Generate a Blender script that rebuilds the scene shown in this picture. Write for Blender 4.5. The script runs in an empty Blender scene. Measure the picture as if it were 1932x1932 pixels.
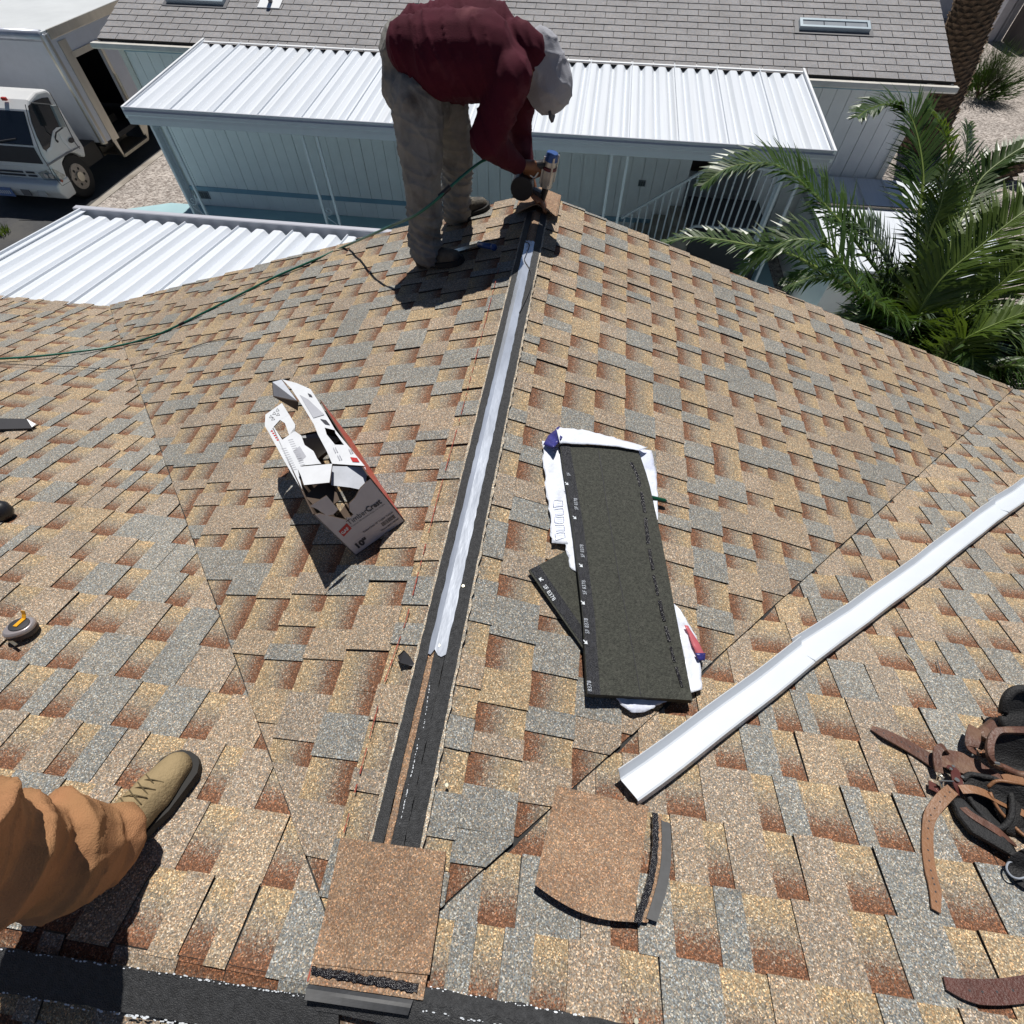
import bpy, bmesh, math, random
from mathutils import Vector, Matrix, noise
random.seed(7)
scene = bpy.context.scene
COL = scene.collection
# ------------------------------------------------------------------ camera, sky, sun
CAM = Vector((0.2685, 0.2733, 1.386))
YAW, PITCH, ROLL, FPX = 0.1284, 0.9714, 0.0107, 940.92
def cam_axes():
    f = Vector((-math.sin(YAW), math.cos(YAW), 0)); r = Vector((math.cos(YAW), math.sin(YAW), 0)); u = Vector((0, 0, 1))
    cp, sp = math.cos(PITCH), math.sin(PITCH)
    f2 = f*cp-u*sp; u2 = u*cp+f*sp
    cr, sr = math.cos(ROLL), math.sin(ROLL)
    return r*cr+u2*sr, u2*cr-r*sr, f2
CR, CU, CF = cam_axes()
cd = bpy.data.cameras.new('camera'); cam = bpy.data.objects.new('camera', cd); COL.objects.link(cam)
cam.matrix_world = Matrix(((CR.x, CU.x, -CF.x, CAM.x), (CR.y, CU.y, -CF.y, CAM.y), (CR.z, CU.z, -CF.z, CAM.z), (0, 0, 0, 1)))
cd.sensor_width = 36; cd.lens = FPX/1932*36; cd.clip_start = 0.02; cd.clip_end = 600
scene.camera = cam
w = bpy.data.worlds.new('World'); scene.world = w; w.use_nodes = True
SUN = Vector((-0.03, 0.52, 1.0)).normalized()
elev = math.asin(SUN.z); rot = math.atan2(SUN.x, SUN.y)
nt = w.node_tree; bg = nt.nodes['Background']; sky = nt.nodes.new('ShaderNodeTexSky')
sky.sky_type = 'NISHITA'; sky.sun_disc = False; sky.sun_elevation = elev; sky.sun_rotation = rot
sky.air_density = 0.75; sky.dust_density = 0.2; sky.altitude = 900
nt.links.new(sky.outputs[0], bg.inputs[0]); bg.inputs[1].default_value = 0.0500
sd = bpy.data.lights.new('sun', 'SUN'); sun = bpy.data.objects.new('sun', sd); COL.objects.link(sun)
sd.energy = 5.0; sd.angle = math.radians(0.5); sd.color = (1.0, 0.96, 0.9)
sun.rotation_euler = SUN.to_track_quat('Z', 'Y').to_euler()
sun.location = (0, 6, 12)
scene.view_settings.view_transform = 'Standard'; scene.view_settings.look = 'None'
scene.view_settings.exposure = 0.0; scene.view_settings.gamma = 1.0; scene.view_settings.use_curve_mapping = False
scene.render.resolution_x = 1024; scene.render.resolution_y = 1024
# ------------------------------------------------------------------ placement helpers (a pixel of the 1932 px wide view onto a real plane)
S = 0.3074; TH = math.atan(S); CT, ST = math.cos(TH), math.sin(TH); L = 3.515; GZ = -3.4; D = 0.143
def at(x, y, n, c=0.0):
    d = CF+CR*((x-966)/FPX)-CU*((y-966)/FPX); n = Vector(n)
    return CAM+d*((c-n.dot(CAM))/n.dot(d))
def aL(x, y, h=0): return at(x, y, (-ST, 0, CT), h)
def aR(x, y, h=0): return at(x, y, (ST, 0, CT), h)
def aM(x, y, h=0): return at(x, y, (0, ST, CT), h)
def aN(x, y, h=0): return at(x, y, (0, -ST, CT), h)
def aZ(x, y, z=GZ): return at(x, y, (0, 0, 1), z)
def aY(x, y, Y): return at(x, y, (0, 1, 0), Y)
def aX(x, y, X): return at(x, y, (1, 0, 0), X)
# ------------------------------------------------------------------ object helpers
def tag(o, label=None, cat=None, group=None, kind=None):
    if label: o['label'] = label
    if cat: o['category'] = cat
    if group: o['group'] = group
    if kind: o['kind'] = kind
    return o
def thing(name, loc, label, cat, group=None):
    o = bpy.data.objects.new(name, None); o.location = loc; o.empty_display_size = 0.1; COL.objects.link(o)
    return tag(o, label, cat, group)
def link(name, me, parent=None):
    o = bpy.data.objects.new(name, me); COL.objects.link(o)
    if parent is not None:
        o.parent = parent
        if parent.type == 'EMPTY': o.matrix_parent_inverse = Matrix.Translation(-parent.location)
    return o
class MB:
    def __init__(s): s.v = []; s.f = []; s.m = []; s.a = []
    def poly(s, pts, mi=0, at_=None):
        i = len(s.v); s.v += [tuple(p) for p in pts]; s.f.append(tuple(range(i, i+len(pts)))); s.m.append(mi); s.a.append(at_)
    def mesh(s, verts, faces, mi=0):
        i = len(s.v); s.v += [tuple(p) for p in verts]
        for f in faces: s.f.append(tuple(i+k for k in f)); s.m.append(mi); s.a.append(None)
    def box(s, c, sz, ax=None, mi=0):
        c = Vector(c); ax = ax or (Vector((1, 0, 0)), Vector((0, 1, 0)), Vector((0, 0, 1)))
        vs = [c+ax[0]*(sz[0]/2*i)+ax[1]*(sz[1]/2*j)+ax[2]*(sz[2]/2*k) for k in (-1, 1) for j in (-1, 1) for i in (-1, 1)]
        s.mesh(vs, [(0, 2, 3, 1), (4, 5, 7, 6), (0, 1, 5, 4), (2, 6, 7, 3), (0, 4, 6, 2), (1, 3, 7, 5)], mi)
    def bar(s, p, q, w_, h, up=(0, 0, 1), mi=0):
        p, q = Vector(p), Vector(q); d = (q-p); l = d.length; d = d/l
        side = d.cross(Vector(up)).normalized(); upv = side.cross(d)
        s.box((p+q)/2, (w_, l, h), (side, d, upv), mi)
    def prism(s, pts, off, mi=0):
        pts = [Vector(p) for p in pts]; off = Vector(off); n = len(pts)
        s.mesh(pts+[p+off for p in pts], [tuple(range(n))[::-1], tuple(range(n, 2*n))]+[(i, (i+1) % n, n+(i+1) % n, n+i) for i in range(n)], mi)
    def tube(s, pts, rad, seg=8, mi=0, cap=True, flat=1.0):
        pts = [Vector(p) for p in pts]; n = len(pts)
        if not hasattr(rad, '__len__'): rad = [rad]*n
        vs = []; fs = []; prev = None
        for i, p in enumerate(pts):
            d = (pts[min(i+1, n-1)]-pts[max(i-1, 0)]).normalized()
            if prev is None:
                prev = d.orthogonal().normalized()
            prev = (prev-d*prev.dot(d)).normalized(); o = d.cross(prev)
            for k in range(seg):
                a = 2*math.pi*k/seg; vs.append(p+(prev*math.cos(a)+o*math.sin(a)*flat)*rad[i])
        for i in range(n-1):
            for k in range(seg):
                fs.append((i*seg+k, i*seg+(k+1) % seg, (i+1)*seg+(k+1) % seg, (i+1)*seg+k))
        if cap: fs += [tuple(range(seg))[::-1], tuple((n-1)*seg+k for k in range(seg))]
        s.mesh(vs, fs, mi)
    def ribbon(s, pts, width, side, thick=0.004, mi=0):
        # flat strap following pts; side = vector (or list) across the strap
        pts = [Vector(p) for p in pts]; n = len(pts); vs = []
        for i, p in enumerate(pts):
            sd_ = Vector(side[i] if isinstance(side[0], (tuple, list, Vector)) else side).normalized()
            t = (pts[min(i+1, n-1)]-pts[max(i-1, 0)]).normalized(); sd_ = (sd_-t*sd_.dot(t)).normalized(); nn = t.cross(sd_).normalized()
            wd = width[i] if hasattr(width, '__len__') else width
            for a, b in ((-1, -1), (1, -1), (1, 1), (-1, 1)): vs.append(p+sd_*(a*wd/2)+nn*(b*thick/2))
        fs = [(0, 1, 2, 3), tuple(4*(n-1)+k for k in (3, 2, 1, 0))]
        for i in range(n-1):
            for k in range(4): fs.append((4*i+k, 4*i+(k+1) % 4, 4*i+4+(k+1) % 4, 4*i+4+k))
        s.mesh(vs, fs, mi)
    def build(s, name, mats, parent=None, smooth=False, bevel=0, seg=2, sub=0):
        me = bpy.data.meshes.new(name); me.from_pydata(s.v, [], s.f)
        if not isinstance(mats, (list, tuple)): mats = [mats]
        for m in mats: me.materials.append(m)
        if len(mats) > 1: me.polygons.foreach_set('material_index', s.m)
        if any(a is not None for a in s.a):
            ca = me.color_attributes.new('sh', 'FLOAT_COLOR', 'CORNER'); d = []
            for f, a in zip(s.f, s.a):
                for k in range(len(f)):
                    if a is None: d += [0, 0, 0, 1]
                    else: d += list(a[k])+[1]
            ca.data.foreach_set('color', d)
        if smooth: me.polygons.foreach_set('use_smooth', [True]*len(s.f))
        me.update(); o = link(name, me, parent)
        if bevel:
            b = o.modifiers.new('bevel', 'BEVEL'); b.width = bevel; b.segments = seg; b.limit_method = 'ANGLE'; b.angle_limit = math.radians(35)
        if sub:
            b = o.modifiers.new('sub', 'SUBSURF'); b.levels = sub; b.render_levels = sub
        return o
def lerp(a, b, t): return a+(b-a)*t
def bez(ps, n):
    # smooth curve through the points (Catmull-Rom)
    ps = [Vector(p) for p in ps]; q = [ps[0]*2-ps[1]]+ps+[ps[-1]*2-ps[-2]]; out = []
    for i in range(1, len(q)-2):
        for k in range(n):
            t = k/n; a, b, c, d = q[i-1], q[i], q[i+1], q[i+2]
            out.append(0.5*((2*b)+(c-a)*t+(2*a-5*b+4*c-d)*t*t+(3*b-a-3*c+d)*t**3))
    out.append(ps[-1]); return out
def copy_tree(o, parent=None):
    c = o.copy(); COL.objects.link(c); c.parent = parent
    for ch in list(o.children): copy_tree(ch, c)
    return c
# ------------------------------------------------------------------ materials
def newmat(name):
    m = bpy.data.materials.new(name); m.use_nodes = True; return m, m.node_tree, m.node_tree.nodes['Principled BSDF']
def M(name, col, rough=0.6, metal=0.0, var=0.12, vs=6.0, bump=0.0, bs=60.0, col2=None, cs=3.0, cr=(0.45, 0.65), spec=0.5, stretch=None, trans=0.0):
    m, t, b = newmat(name); N = t.nodes; K = t.links
    tc = N.new('ShaderNodeTexCoord'); src = tc.outputs['Object']
    if stretch:
        mp = N.new('ShaderNodeMapping'); mp.inputs['Scale'].default_value = stretch; K.new(src, mp.inputs[0]); src = mp.outputs[0]
    n1 = N.new('ShaderNodeTexNoise'); n1.inputs['Scale'].default_value = vs; n1.inputs['Detail'].default_value = 8; n1.inputs['Roughness'].default_value = 0.65; K.new(src, n1.inputs[0])
    mr = N.new('ShaderNodeMapRange'); mr.inputs[1].default_value = 0.3; mr.inputs[2].default_value = 0.7; mr.inputs[3].default_value = 1-var; mr.inputs[4].default_value = 1+var; K.new(n1.outputs[0], mr.inputs[0])
    mx = N.new('ShaderNodeMix'); mx.data_type = 'RGBA'; mx.blend_type = 'MULTIPLY'; mx.inputs[0].default_value = 1
    mx.inputs[6].default_value = (*col, 1); K.new(mr.outputs[0], mx.inputs[7]); out = mx.outputs[2]
    if col2:
        n2 = N.new('ShaderNodeTexNoise'); n2.inputs['Scale'].default_value = cs; n2.inputs['Detail'].default_value = 6; K.new(src, n2.inputs[0])
        m2 = N.new('ShaderNodeMapRange'); m2.inputs[1].default_value = cr[0]; m2.inputs[2].default_value = cr[1]; K.new(n2.outputs[0], m2.inputs[0])
        x2 = N.new('ShaderNodeMix'); x2.data_type = 'RGBA'; K.new(m2.outputs[0], x2.inputs[0]); K.new(out, x2.inputs[6]); x2.inputs[7].default_value = (*col2, 1); out = x2.outputs[2]
    K.new(out, b.inputs['Base Color']); b.inputs['Roughness'].default_value = rough; b.inputs['Metallic'].default_value = metal
    b.inputs['Specular IOR Level'].default_value = spec
    if bump:
        n3 = N.new('ShaderNodeTexNoise'); n3.inputs['Scale'].default_value = bs; n3.inputs['Detail'].default_value = 4; K.new(src, n3.inputs[0])
        bp = N.new('ShaderNodeBump'); bp.inputs['Strength'].default_value = bump; bp.inputs['Distance'].default_value = 0.01; K.new(n3.outputs[0], bp.inputs['Height']); K.new(bp.outputs[0], b.inputs['Normal'])
    if trans:
        b.inputs['Transmission Weight'].default_value = trans
    return m
def ramp(N, stops):
    r = N.new('ShaderNodeValToRGB'); e = r.color_ramp.elements
    while len(e) < len(stops): e.new(0.5)
    for i, (p, c) in enumerate(stops): e[i].position = p; e[i].color = (*c, 1)
    return r
def granule(name, mode='shingle', base=(0.3, 0.2, 0.14), base2=(0.35, 0.27, 0.17), scale=400, contrast=1.0):
    m, t, b = newmat(name); N = t.nodes; K = t.links
    g = N.new('ShaderNodeNewGeometry'); pos = g.outputs['Position']
    if mode == 'shingle':
        at_ = N.new('ShaderNodeVertexColor'); at_.layer_name = 'sh'; sp = N.new('ShaderNodeSeparateColor'); K.new(at_.outputs[0], sp.inputs[0])
        ty, vv, rn = sp.outputs[0], sp.outputs[1], sp.outputs[2]
        # jitter the blend position so colours mix granule by granule
        nz = N.new('ShaderNodeTexNoise'); nz.inputs['Scale'].default_value = 130; nz.inputs['Detail'].default_value = 3; K.new(pos, nz.inputs[0])
        ad = N.new('ShaderNodeMath'); ad.operation = 'MULTIPLY_ADD'; K.new(nz.outputs[0], ad.inputs[0]); ad.inputs[1].default_value = 0.30; K.new(vv, ad.inputs[2])
        sb = N.new('ShaderNodeMath'); sb.operation = 'SUBTRACT'; K.new(ad.outputs[0], sb.inputs[0]); sb.inputs[1].default_value = 0.15
        v0 = N.new('ShaderNodeTexVoronoi'); v0.inputs['Scale'].default_value = scale; K.new(pos, v0.inputs['Vector']); s0 = N.new('ShaderNodeSeparateColor'); K.new(v0.outputs['Color'], s0.inputs[0])
        j2 = N.new('ShaderNodeMath'); j2.operation = 'MULTIPLY_ADD'; K.new(s0.outputs[2], j2.inputs[0]); j2.inputs[1].default_value = 0.34; K.new(sb.outputs[0], j2.inputs[2]); sb = N.new('ShaderNodeMath'); sb.operation = 'SUBTRACT'; K.new(j2.outputs[0], sb.inputs[0]); sb.inputs[1].default_value = 0.17
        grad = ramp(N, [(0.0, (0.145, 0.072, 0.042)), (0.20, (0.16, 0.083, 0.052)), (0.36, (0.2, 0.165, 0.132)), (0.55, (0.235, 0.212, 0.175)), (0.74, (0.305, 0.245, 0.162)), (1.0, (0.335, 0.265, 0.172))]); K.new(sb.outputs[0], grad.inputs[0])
        solid = ramp(N, [(0.0, (0.205, 0.213, 0.208)), (0.30, (0.23, 0.233, 0.222)), (0.42, (0.248, 0.222, 0.19)), (0.7, (0.288, 0.242, 0.193)), (1.0, (0.322, 0.258, 0.17))]); K.new(rn, solid.inputs[0])
        mx = N.new('ShaderNodeMix'); mx.data_type = 'RGBA'; K.new(ty, mx.inputs[0]); K.new(solid.outputs[0], mx.inputs[6]); K.new(grad.outputs[0], mx.inputs[7]); col = mx.outputs[2]
    else:
        nz = N.new('ShaderNodeTexNoise'); nz.inputs['Scale'].default_value = 14; nz.inputs['Detail'].default_value = 8; nz.inputs['Roughness'].default_value = 0.7; K.new(pos, nz.inputs[0])
        r_ = ramp(N, [(0.35, base), (0.65, base2)]); K.new(nz.outputs[0], r_.inputs[0]); col = r_.outputs[0]
    # granules: voronoi cells with their own brightness, a few pale and a few dark ones
    vo = N.new('ShaderNodeTexVoronoi'); vo.inputs['Scale'].default_value = scale; K.new(pos, vo.inputs['Vector'])
    sp2 = N.new('ShaderNodeSeparateColor'); K.new(vo.outputs['Color'], sp2.inputs[0])
    c = contrast
    br = ramp(N, [(0.0, (1-.55*c,)*3), (0.3, (1-.3*c,)*3), (0.55, (1, 1, 1)), (0.8, (1+.25*c, 1+.22*c, 1+.15*c)), (0.93, (1+1.0*c, 1+.95*c, 1+.85*c)), (1.0, (1+1.9*c, 1+1.8*c, 1+1.7*c))]); K.new(sp2.outputs[0], br.inputs[0])
    m1 = N.new('ShaderNodeMix'); m1.data_type = 'RGBA'; m1.blend_type = 'MULTIPLY'; m1.inputs[0].default_value = 1; K.new(col, m1.inputs[6]); K.new(br.outputs[0], m1.inputs[7])
    # hue mix towards warm / slate granules
    hu = ramp(N, [(0.0, (0.85, 0.95, 1.08)), (0.4, (1, 1, 1)), (0.75, (1.12, 0.98, 0.8)), (1.0, (1.2, 0.9, 0.72))]); K.new(sp2.outputs[1], hu.inputs[0])
    m2 = N.new('ShaderNodeMix'); m2.data_type = 'RGBA'; m2.blend_type = 'MULTIPLY'; m2.inputs[0].default_value = 0.9; K.new(m1.outputs[2], m2.inputs[6]); K.new(hu.outputs[0], m2.inputs[7])
    n4 = N.new('ShaderNodeTexNoise'); n4.inputs['Scale'].default_value = 2.2; n4.inputs['Detail'].default_value = 5; K.new(pos, n4.inputs[0])
    mr = N.new('ShaderNodeMapRange'); mr.inputs[1].default_value = 0.3; mr.inputs[2].default_value = 0.7; mr.inputs[3].default_value = 0.9; mr.inputs[4].default_value = 1.1; K.new(n4.outputs[0], mr.inputs[0])
    m3 = N.new('ShaderNodeMix'); m3.data_type = 'RGBA'; m3.blend_type = 'MULTIPLY'; m3.inputs[0].default_value = 1; K.new(m2.outputs[2], m3.inputs[6]); K.new(mr.outputs[0], m3.inputs[7])
    K.new(m3.outputs[2], b.inputs['Base Color']); b.inputs['Roughness'].default_value = 0.85; b.inputs['Specular IOR Level'].default_value = 0.3
    bp = N.new('ShaderNodeBump'); bp.inputs['Strength'].default_value = 0.35; bp.inputs['Distance'].default_value = 0.0012; K.new(vo.outputs['Distance'], bp.inputs['Height']); K.new(bp.outputs[0], b.inputs['Normal'])
    return m
mSH = granule('shingle granules')
mCAP = granule('cap granules', 'plain', (0.225, 0.15, 0.103), (0.285, 0.205, 0.143), 420, 0.8)
mEDGE = M('asphalt edge', (0.018, 0.017, 0.016), 0.8, var=0.3, vs=40)
mDECK = M('roof deck felt', (0.03, 0.03, 0.03), 0.9)
mFELT = M('asphalt strip', (0.035, 0.036, 0.038), 0.55, var=0.5, vs=90, bump=0.5, bs=400, spec=0.4)
mFOIL = M('release foil', (0.74, 0.79, 0.87), 0.27, 0.72, var=0.22, vs=10, bump=0.22, bs=14, stretch=(1, .35, 1))
mWHITE = M('white paint', (0.74, 0.76, 0.78), 0.45, var=0.05)
mPRINT = M('white print', (0.7, 0.74, 0.78), 0.6, var=0.2, vs=50)
mBLACKP = M('black print', (0.03, 0.03, 0.035), 0.6)
mRED = M('red print', (0.5, 0.03, 0.03), 0.5)
# ------------------------------------------------------------------ HOUSE whose roof we stand on
house = thing('house', (0, 0, GZ), 'house whose tan and grey shingled roof with unfinished gable ridge fills the foreground', 'house')
def F_GL(a, b, h): return Vector((-b*CT-h*ST, a, -b*ST+h*CT))
def F_GR(a, b, h): return Vector((b*CT+h*ST, a, -b*ST+h*CT))
def F_M(a, b, h): return Vector((a, b*CT+h*ST, -b*ST+h*CT))
def F_N(a, b, h): return Vector((a, -b*CT-h*ST, -b*ST+h*CT))
def clip(poly, na, nb, c):
    # keep the side where na*a+nb*b <= c
    out = []
    for i in range(len(poly)):
        p, q = poly[i], poly[(i+1) % len(poly)]; dp = na*p[0]+nb*p[1]-c; dq = na*q[0]+nb*q[1]-c
        if dp <= 0: out.append(p)
        if (dp < 0 < dq) or (dq < 0 < dp):
            t = dp/(dp-dq); out.append((p[0]+(q[0]-p[0])*t, p[1]+(q[1]-p[1])*t))
    return out
def area(p): return abs(sum(p[i][0]*p[(i+1) % len(p)][1]-p[(i+1) % len(p)][0]*p[i][1] for i in range(len(p))))/2
def slab(mb, F, poly, b0, h0, h1, base, ty, rn, flip):
    # top face tilted from h0 (at b0) to h1 (at b0+D); edges drop to `base` below
    def H(b): return h0+(h1-h0)*(b-b0)/D
    if flip: poly = poly[::-1]
    top = [F(a, b, H(b)) for a, b in poly]; bot = [F(a, b, H(b)-base) for a, b in poly]
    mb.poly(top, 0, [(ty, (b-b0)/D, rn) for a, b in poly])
    n = len(poly)
    for i in range(n):
        j = (i+1) % n; mb.poly([bot[i], bot[j], top[j], top[i]], 1)
def make_strip(F, a0, k, clips, lift, seed, flip):
    rd = random.Random(seed); mb = MB(); b0 = k*D; b1 = b0+D
    rect = [(a0, b0-0.004), (a0+1.0-0.002, b0-0.004), (a0+1.0-0.002, b1), (a0, b1)]
    def cl(p):
        for c in clips:
            p = clip(p, *c)
            if len(p) < 3: return None
        return p if area(p) > 0.0002 else None
    if not cl(rect): return None
    a = a0; up = rd.random() < 0.5; first = True
    while a < a0+0.998:
        wdt = rd.choice([0.05, 0.065, 0.08, 0.095, 0.11, 0.125, 0.14]) if up else rd.choice([0.06, 0.075, 0.085, 0.1, 0.115])
        e = min(a+wdt, a0+0.998)
        if a0+0.998-e < 0.04: e = a0+0.998
        jag = rd.uniform(-.003, .003)
        p = cl([(a, b0-0.004), (e, b0-0.004), (e+jag, b1-(0 if up else .002)), (a+jag, b1-(0 if up else .002))])
        if p:
            if up:
                x = rd.uniform(0, .0012)+(0.003 if rd.random() < .04 else 0)
                g = rd.random(); rn = rd.uniform(0, .28) if g < .46 else (rd.uniform(.45, .8) if g < .93 else rd.uniform(.85, 1))
                slab(mb, F, p, b0, lift+.0035+x, lift+.0095+x, .0075+x, 0.0, rn, flip)
            else:
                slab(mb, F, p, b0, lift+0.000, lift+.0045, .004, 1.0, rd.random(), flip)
        a = e; up = not up
    return mb
EVL = 1.35
strips = []
rr = random.Random(3)
def jit(k): return (k*0.413+rr.choice([0, .14, .28]))%1.0
NC = 26
bmax = L/CT
for k in range(0, NC):
    b0 = k*D
    # gable, left side: |x| <= y   ->  b*CT - a <= 0 ; y <= L
    for F, fl, off, nm, lf in ((F_GL, False, 0.0, 'L', 0.009), (F_GR, True, 0.02, 'R', 0.003)):
        o = -jit(k); a = o
        while a < L:
            c = [(-1, CT, -off-0.002), (1, 0, L+rr.uniform(0, .012)), (0, 1, bmax)]
            if a+1 > b0*CT-.1: strips.append((F, a, k, c, lf, rr.random(), fl, nm))
            a += 1.0
    # main slope: left x <= -(y-.05), right x >= y-.10
    for side in (-1, 1):
        o = -jit(k); a = o-7
        lim = (0.95+b0*CT*1.08)+0.75
        while a < 6:
            lo, hi = a, a+1
            ok = (lo < -(b0*CT)+.05 and hi > -lim) if side < 0 else (hi > b0*CT-.1 and lo < lim)
            if ok:
                c = [(1, CT, -0.010) if side < 0 else (-1, CT, 0.013), (0, 1, bmax)]
                if side > 0: c.append((-1, 0, 0)) if k == 0 else None
                strips.append((F_M, a, k, c, 0.0, rr.random(), True, 'M'))
            a += 1.0
roofdeck = MB()
roofdeck.poly([F_GL(0, 0, 0), F_GL(L, 0, 0), F_GL(L, bmax, 0)][::1]); roofdeck.poly([F_GR(0, 0, -.001), F_GR(L, bmax, -.001), F_GR(L, 0, -.001)])
roofdeck.poly([F_M(0, 0, -.001), F_M(-L, bmax, -.001), F_M(-9, bmax, -.001), F_M(-9, 0, -.001)]); roofdeck.poly([F_M(0, 0, -.001), F_M(9, 0, -.001), F_M(9, bmax, -.001), F_M(L, bmax, -.001)])
roofdeck.poly([F_N(-9, 0, -.001), F_N(-9, 3.5, -.001), F_N(9, 3.5, -.001), F_N(9, 0, -.001)])
roof = roofdeck.build('roof', mDECK, house)
field = MB(); cnt = 0
def strip_score(s):
    return ((s[0](s[1]+.5, s[2]*D, 0))-CAM).length
built = []
for s in strips:
    mb = make_strip(*s[:7])
    if mb and mb.f: built.append((strip_score(s), mb))
built.sort(key=lambda t: t[0])
def absorb(dst, src):
    i = len(dst.v); dst.v += src.v; dst.f += [tuple(i+q for q in f) for f in src.f]; dst.m += src.m; dst.a += src.a
for i, (sc, mb) in enumerate(built):
    if i < 292: mb.build('shingle', [mSH, mEDGE], roof)
    else: absorb(field, mb)
# far and near margins of the main slopes that only show at a glance
for k in range(0, 3):
    a = -3-jit(k)
    while a < 3:
        mb = make_strip(F_N, a, k, [], 0.0, rr.random(), False)
        if mb: (absorb(field, mb))
        a += 1.0
for k in range(0, NC-1):
    for side in (-1, 1):
        lim = (0.95+k*D*CT*1.08)+1.8
        for q in range(3):
            a = side*(lim+q)-.5
            mb = make_strip(F_M, a, k, [(0, 1, bmax)], -0.0005, rr.random(), True)
            if mb: absorb(field, mb)
fo = field.build('shingle_field', [mSH, mEDGE], roof); fo['kind'] = 'stuff'
print('strips', len(built))
# walls, soffit, fascia below the roof edge
m = MB()
m.box((0, L-.45-2.5, (-1.25+GZ)/2-.15), (2*L-.9, 5, -GZ-1.25), mi=0)
m.build('wall', M('house stucco', (0.55, 0.52, 0.45), 0.8, bump=0.3), house)
m = MB()
for sgn in (-1, 1):
    F = F_GL if sgn < 0 else F_GR
    m.prism([F(L-.025, 0, -.004), F(L-.025, bmax, -.004), F(L-.025, bmax, -.14), F(L-.025, 0, -.14)], (0, .022, 0))
m.build('fascia', mWHITE, house)
m = MB(); m.box((-5.2, L-.01, -L*S-.08), (3.3, .03, .12)); m.box((5.2, L-.01, -L*S-.08), (3.3, .03, .12)); m.build('eave_board', mWHITE, house)
# ------------------------------------------------------------------ GROUND
def gravel(name, c1, c2, scale):
    m, t, b = newmat(name); N = t.nodes; K = t.links; g = N.new('ShaderNodeNewGeometry')
    vo = N.new('ShaderNodeTexVoronoi'); vo.inputs['Scale'].default_value = scale; K.new(g.outputs['Position'], vo.inputs['Vector'])
    sp = N.new('ShaderNodeSeparateColor'); K.new(vo.outputs['Color'], sp.inputs[0])
    r = ramp(N, [(0, c1), (0.5, tuple((a+b_)/2 for a, b_ in zip(c1, c2))), (1, c2)]); K.new(sp.outputs[0], r.inputs[0])
    n = N.new('ShaderNodeTexNoise'); n.inputs['Scale'].default_value = 1.2; n.inputs['Detail'].default_value = 8; K.new(g.outputs['Position'], n.inputs[0])
    mr = N.new('ShaderNodeMapRange'); mr.inputs[1].default_value = .3; mr.inputs[2].default_value = .7; mr.inputs[3].default_value = .85; mr.inputs[4].default_value = 1.12; K.new(n.outputs[0], mr.inputs[0])
    d = N.new('ShaderNodeMapRange'); d.inputs[1].default_value = 0.0; d.inputs[2].default_value = 0.55; d.inputs[3].default_value = 1.15; d.inputs[4].default_value = 0.35; K.new(vo.outputs['Distance'], d.inputs[0])
    x = N.new('ShaderNodeMix'); x.data_type = 'RGBA'; x.blend_type = 'MULTIPLY'; x.inputs[0].default_value = 1; K.new(r.outputs[0], x.inputs[6]); K.new(mr.outputs[0], x.inputs[7])
    K.new(x.outputs[2], b.inputs['Base Color']); b.inputs['Roughness'].default_value = .9
    bp = N.new('ShaderNodeBump'); bp.inputs['Strength'].default_value = 1.0; bp.inputs['Distance'].default_value = 0.03; K.new(d.outputs[0], bp.inputs['Height']); K.new(bp.outputs[0], b.inputs['Normal'])
    return m
mGRAV = gravel('landscape gravel', (0.2, 0.17, 0.15), (0.52, 0.47, 0.43), 22)
mROAD = M('asphalt road', (0.045, 0.046, 0.05), 0.85, var=.25, vs=14, bump=.4, bs=120, col2=(0.07, 0.068, 0.065), cs=1.5)
mCONC = M('concrete', (0.33, 0.3, 0.26), 0.85, var=.2, vs=5, bump=.2, bs=80, col2=(0.2, 0.17, 0.14), cs=2.5)
mPATIO = M('pale blue painted concrete', (0.34, 0.52, 0.56), 0.6, var=.06, vs=3, col2=(0.3, 0.46, 0.5), cs=1.2)
def sheet(name, pts, mat_, kind='structure'):
    mb = MB(); mb.poly(pts); o = mb.build(name, mat_); tag(o, kind=kind); return o
g = sheet('ground', [(-300, -300, GZ-.12), (300, -300, GZ-.12), (300, 400, GZ-.12), (-300, 400, GZ-.12)], mGRAV)
mb = MB(); mb.prism([(-9.28, 2, GZ-.119), (120, 2, GZ-.119), (120, 60, GZ-.119), (-9.28, 60, GZ-.119)], (0, 0, .119)); tag(mb.build('gravel_bed', mGRAV), kind='structure')
sheet('road', [(-17.5, -60, GZ-.112), (-9.62, -60, GZ-.112), (-9.62, 90, GZ-.112), (-17.5, 90, GZ-.112)], mROAD)
mb = MB(); mb.prism([(-9.42, -20, GZ-.11), (-9.28, -20, GZ-.11), (-9.28, 60, GZ-.11), (-9.42, 60, GZ-.11)], (0, 0, .118)); tag(mb.build('kerb', mCONC), kind='structure')
mb = MB(); mb.poly([(-9.66, -20, GZ-.104), (-9.42, -20, GZ-.104), (-9.42, 60, GZ-.104), (-9.66, 60, GZ-.104)]); tag(mb.build('gutter_pan', mCONC), kind='structure')
mb = MB(); mb.prism([(-9.27, 3, GZ), (3.6, 3, GZ), (3.6, 9.99, GZ), (-7.9, 9.95, GZ), (-9.27, 9.25, GZ)], (0, 0, .012)); tag(mb.build('patio', mPATIO), kind='structure')
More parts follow.
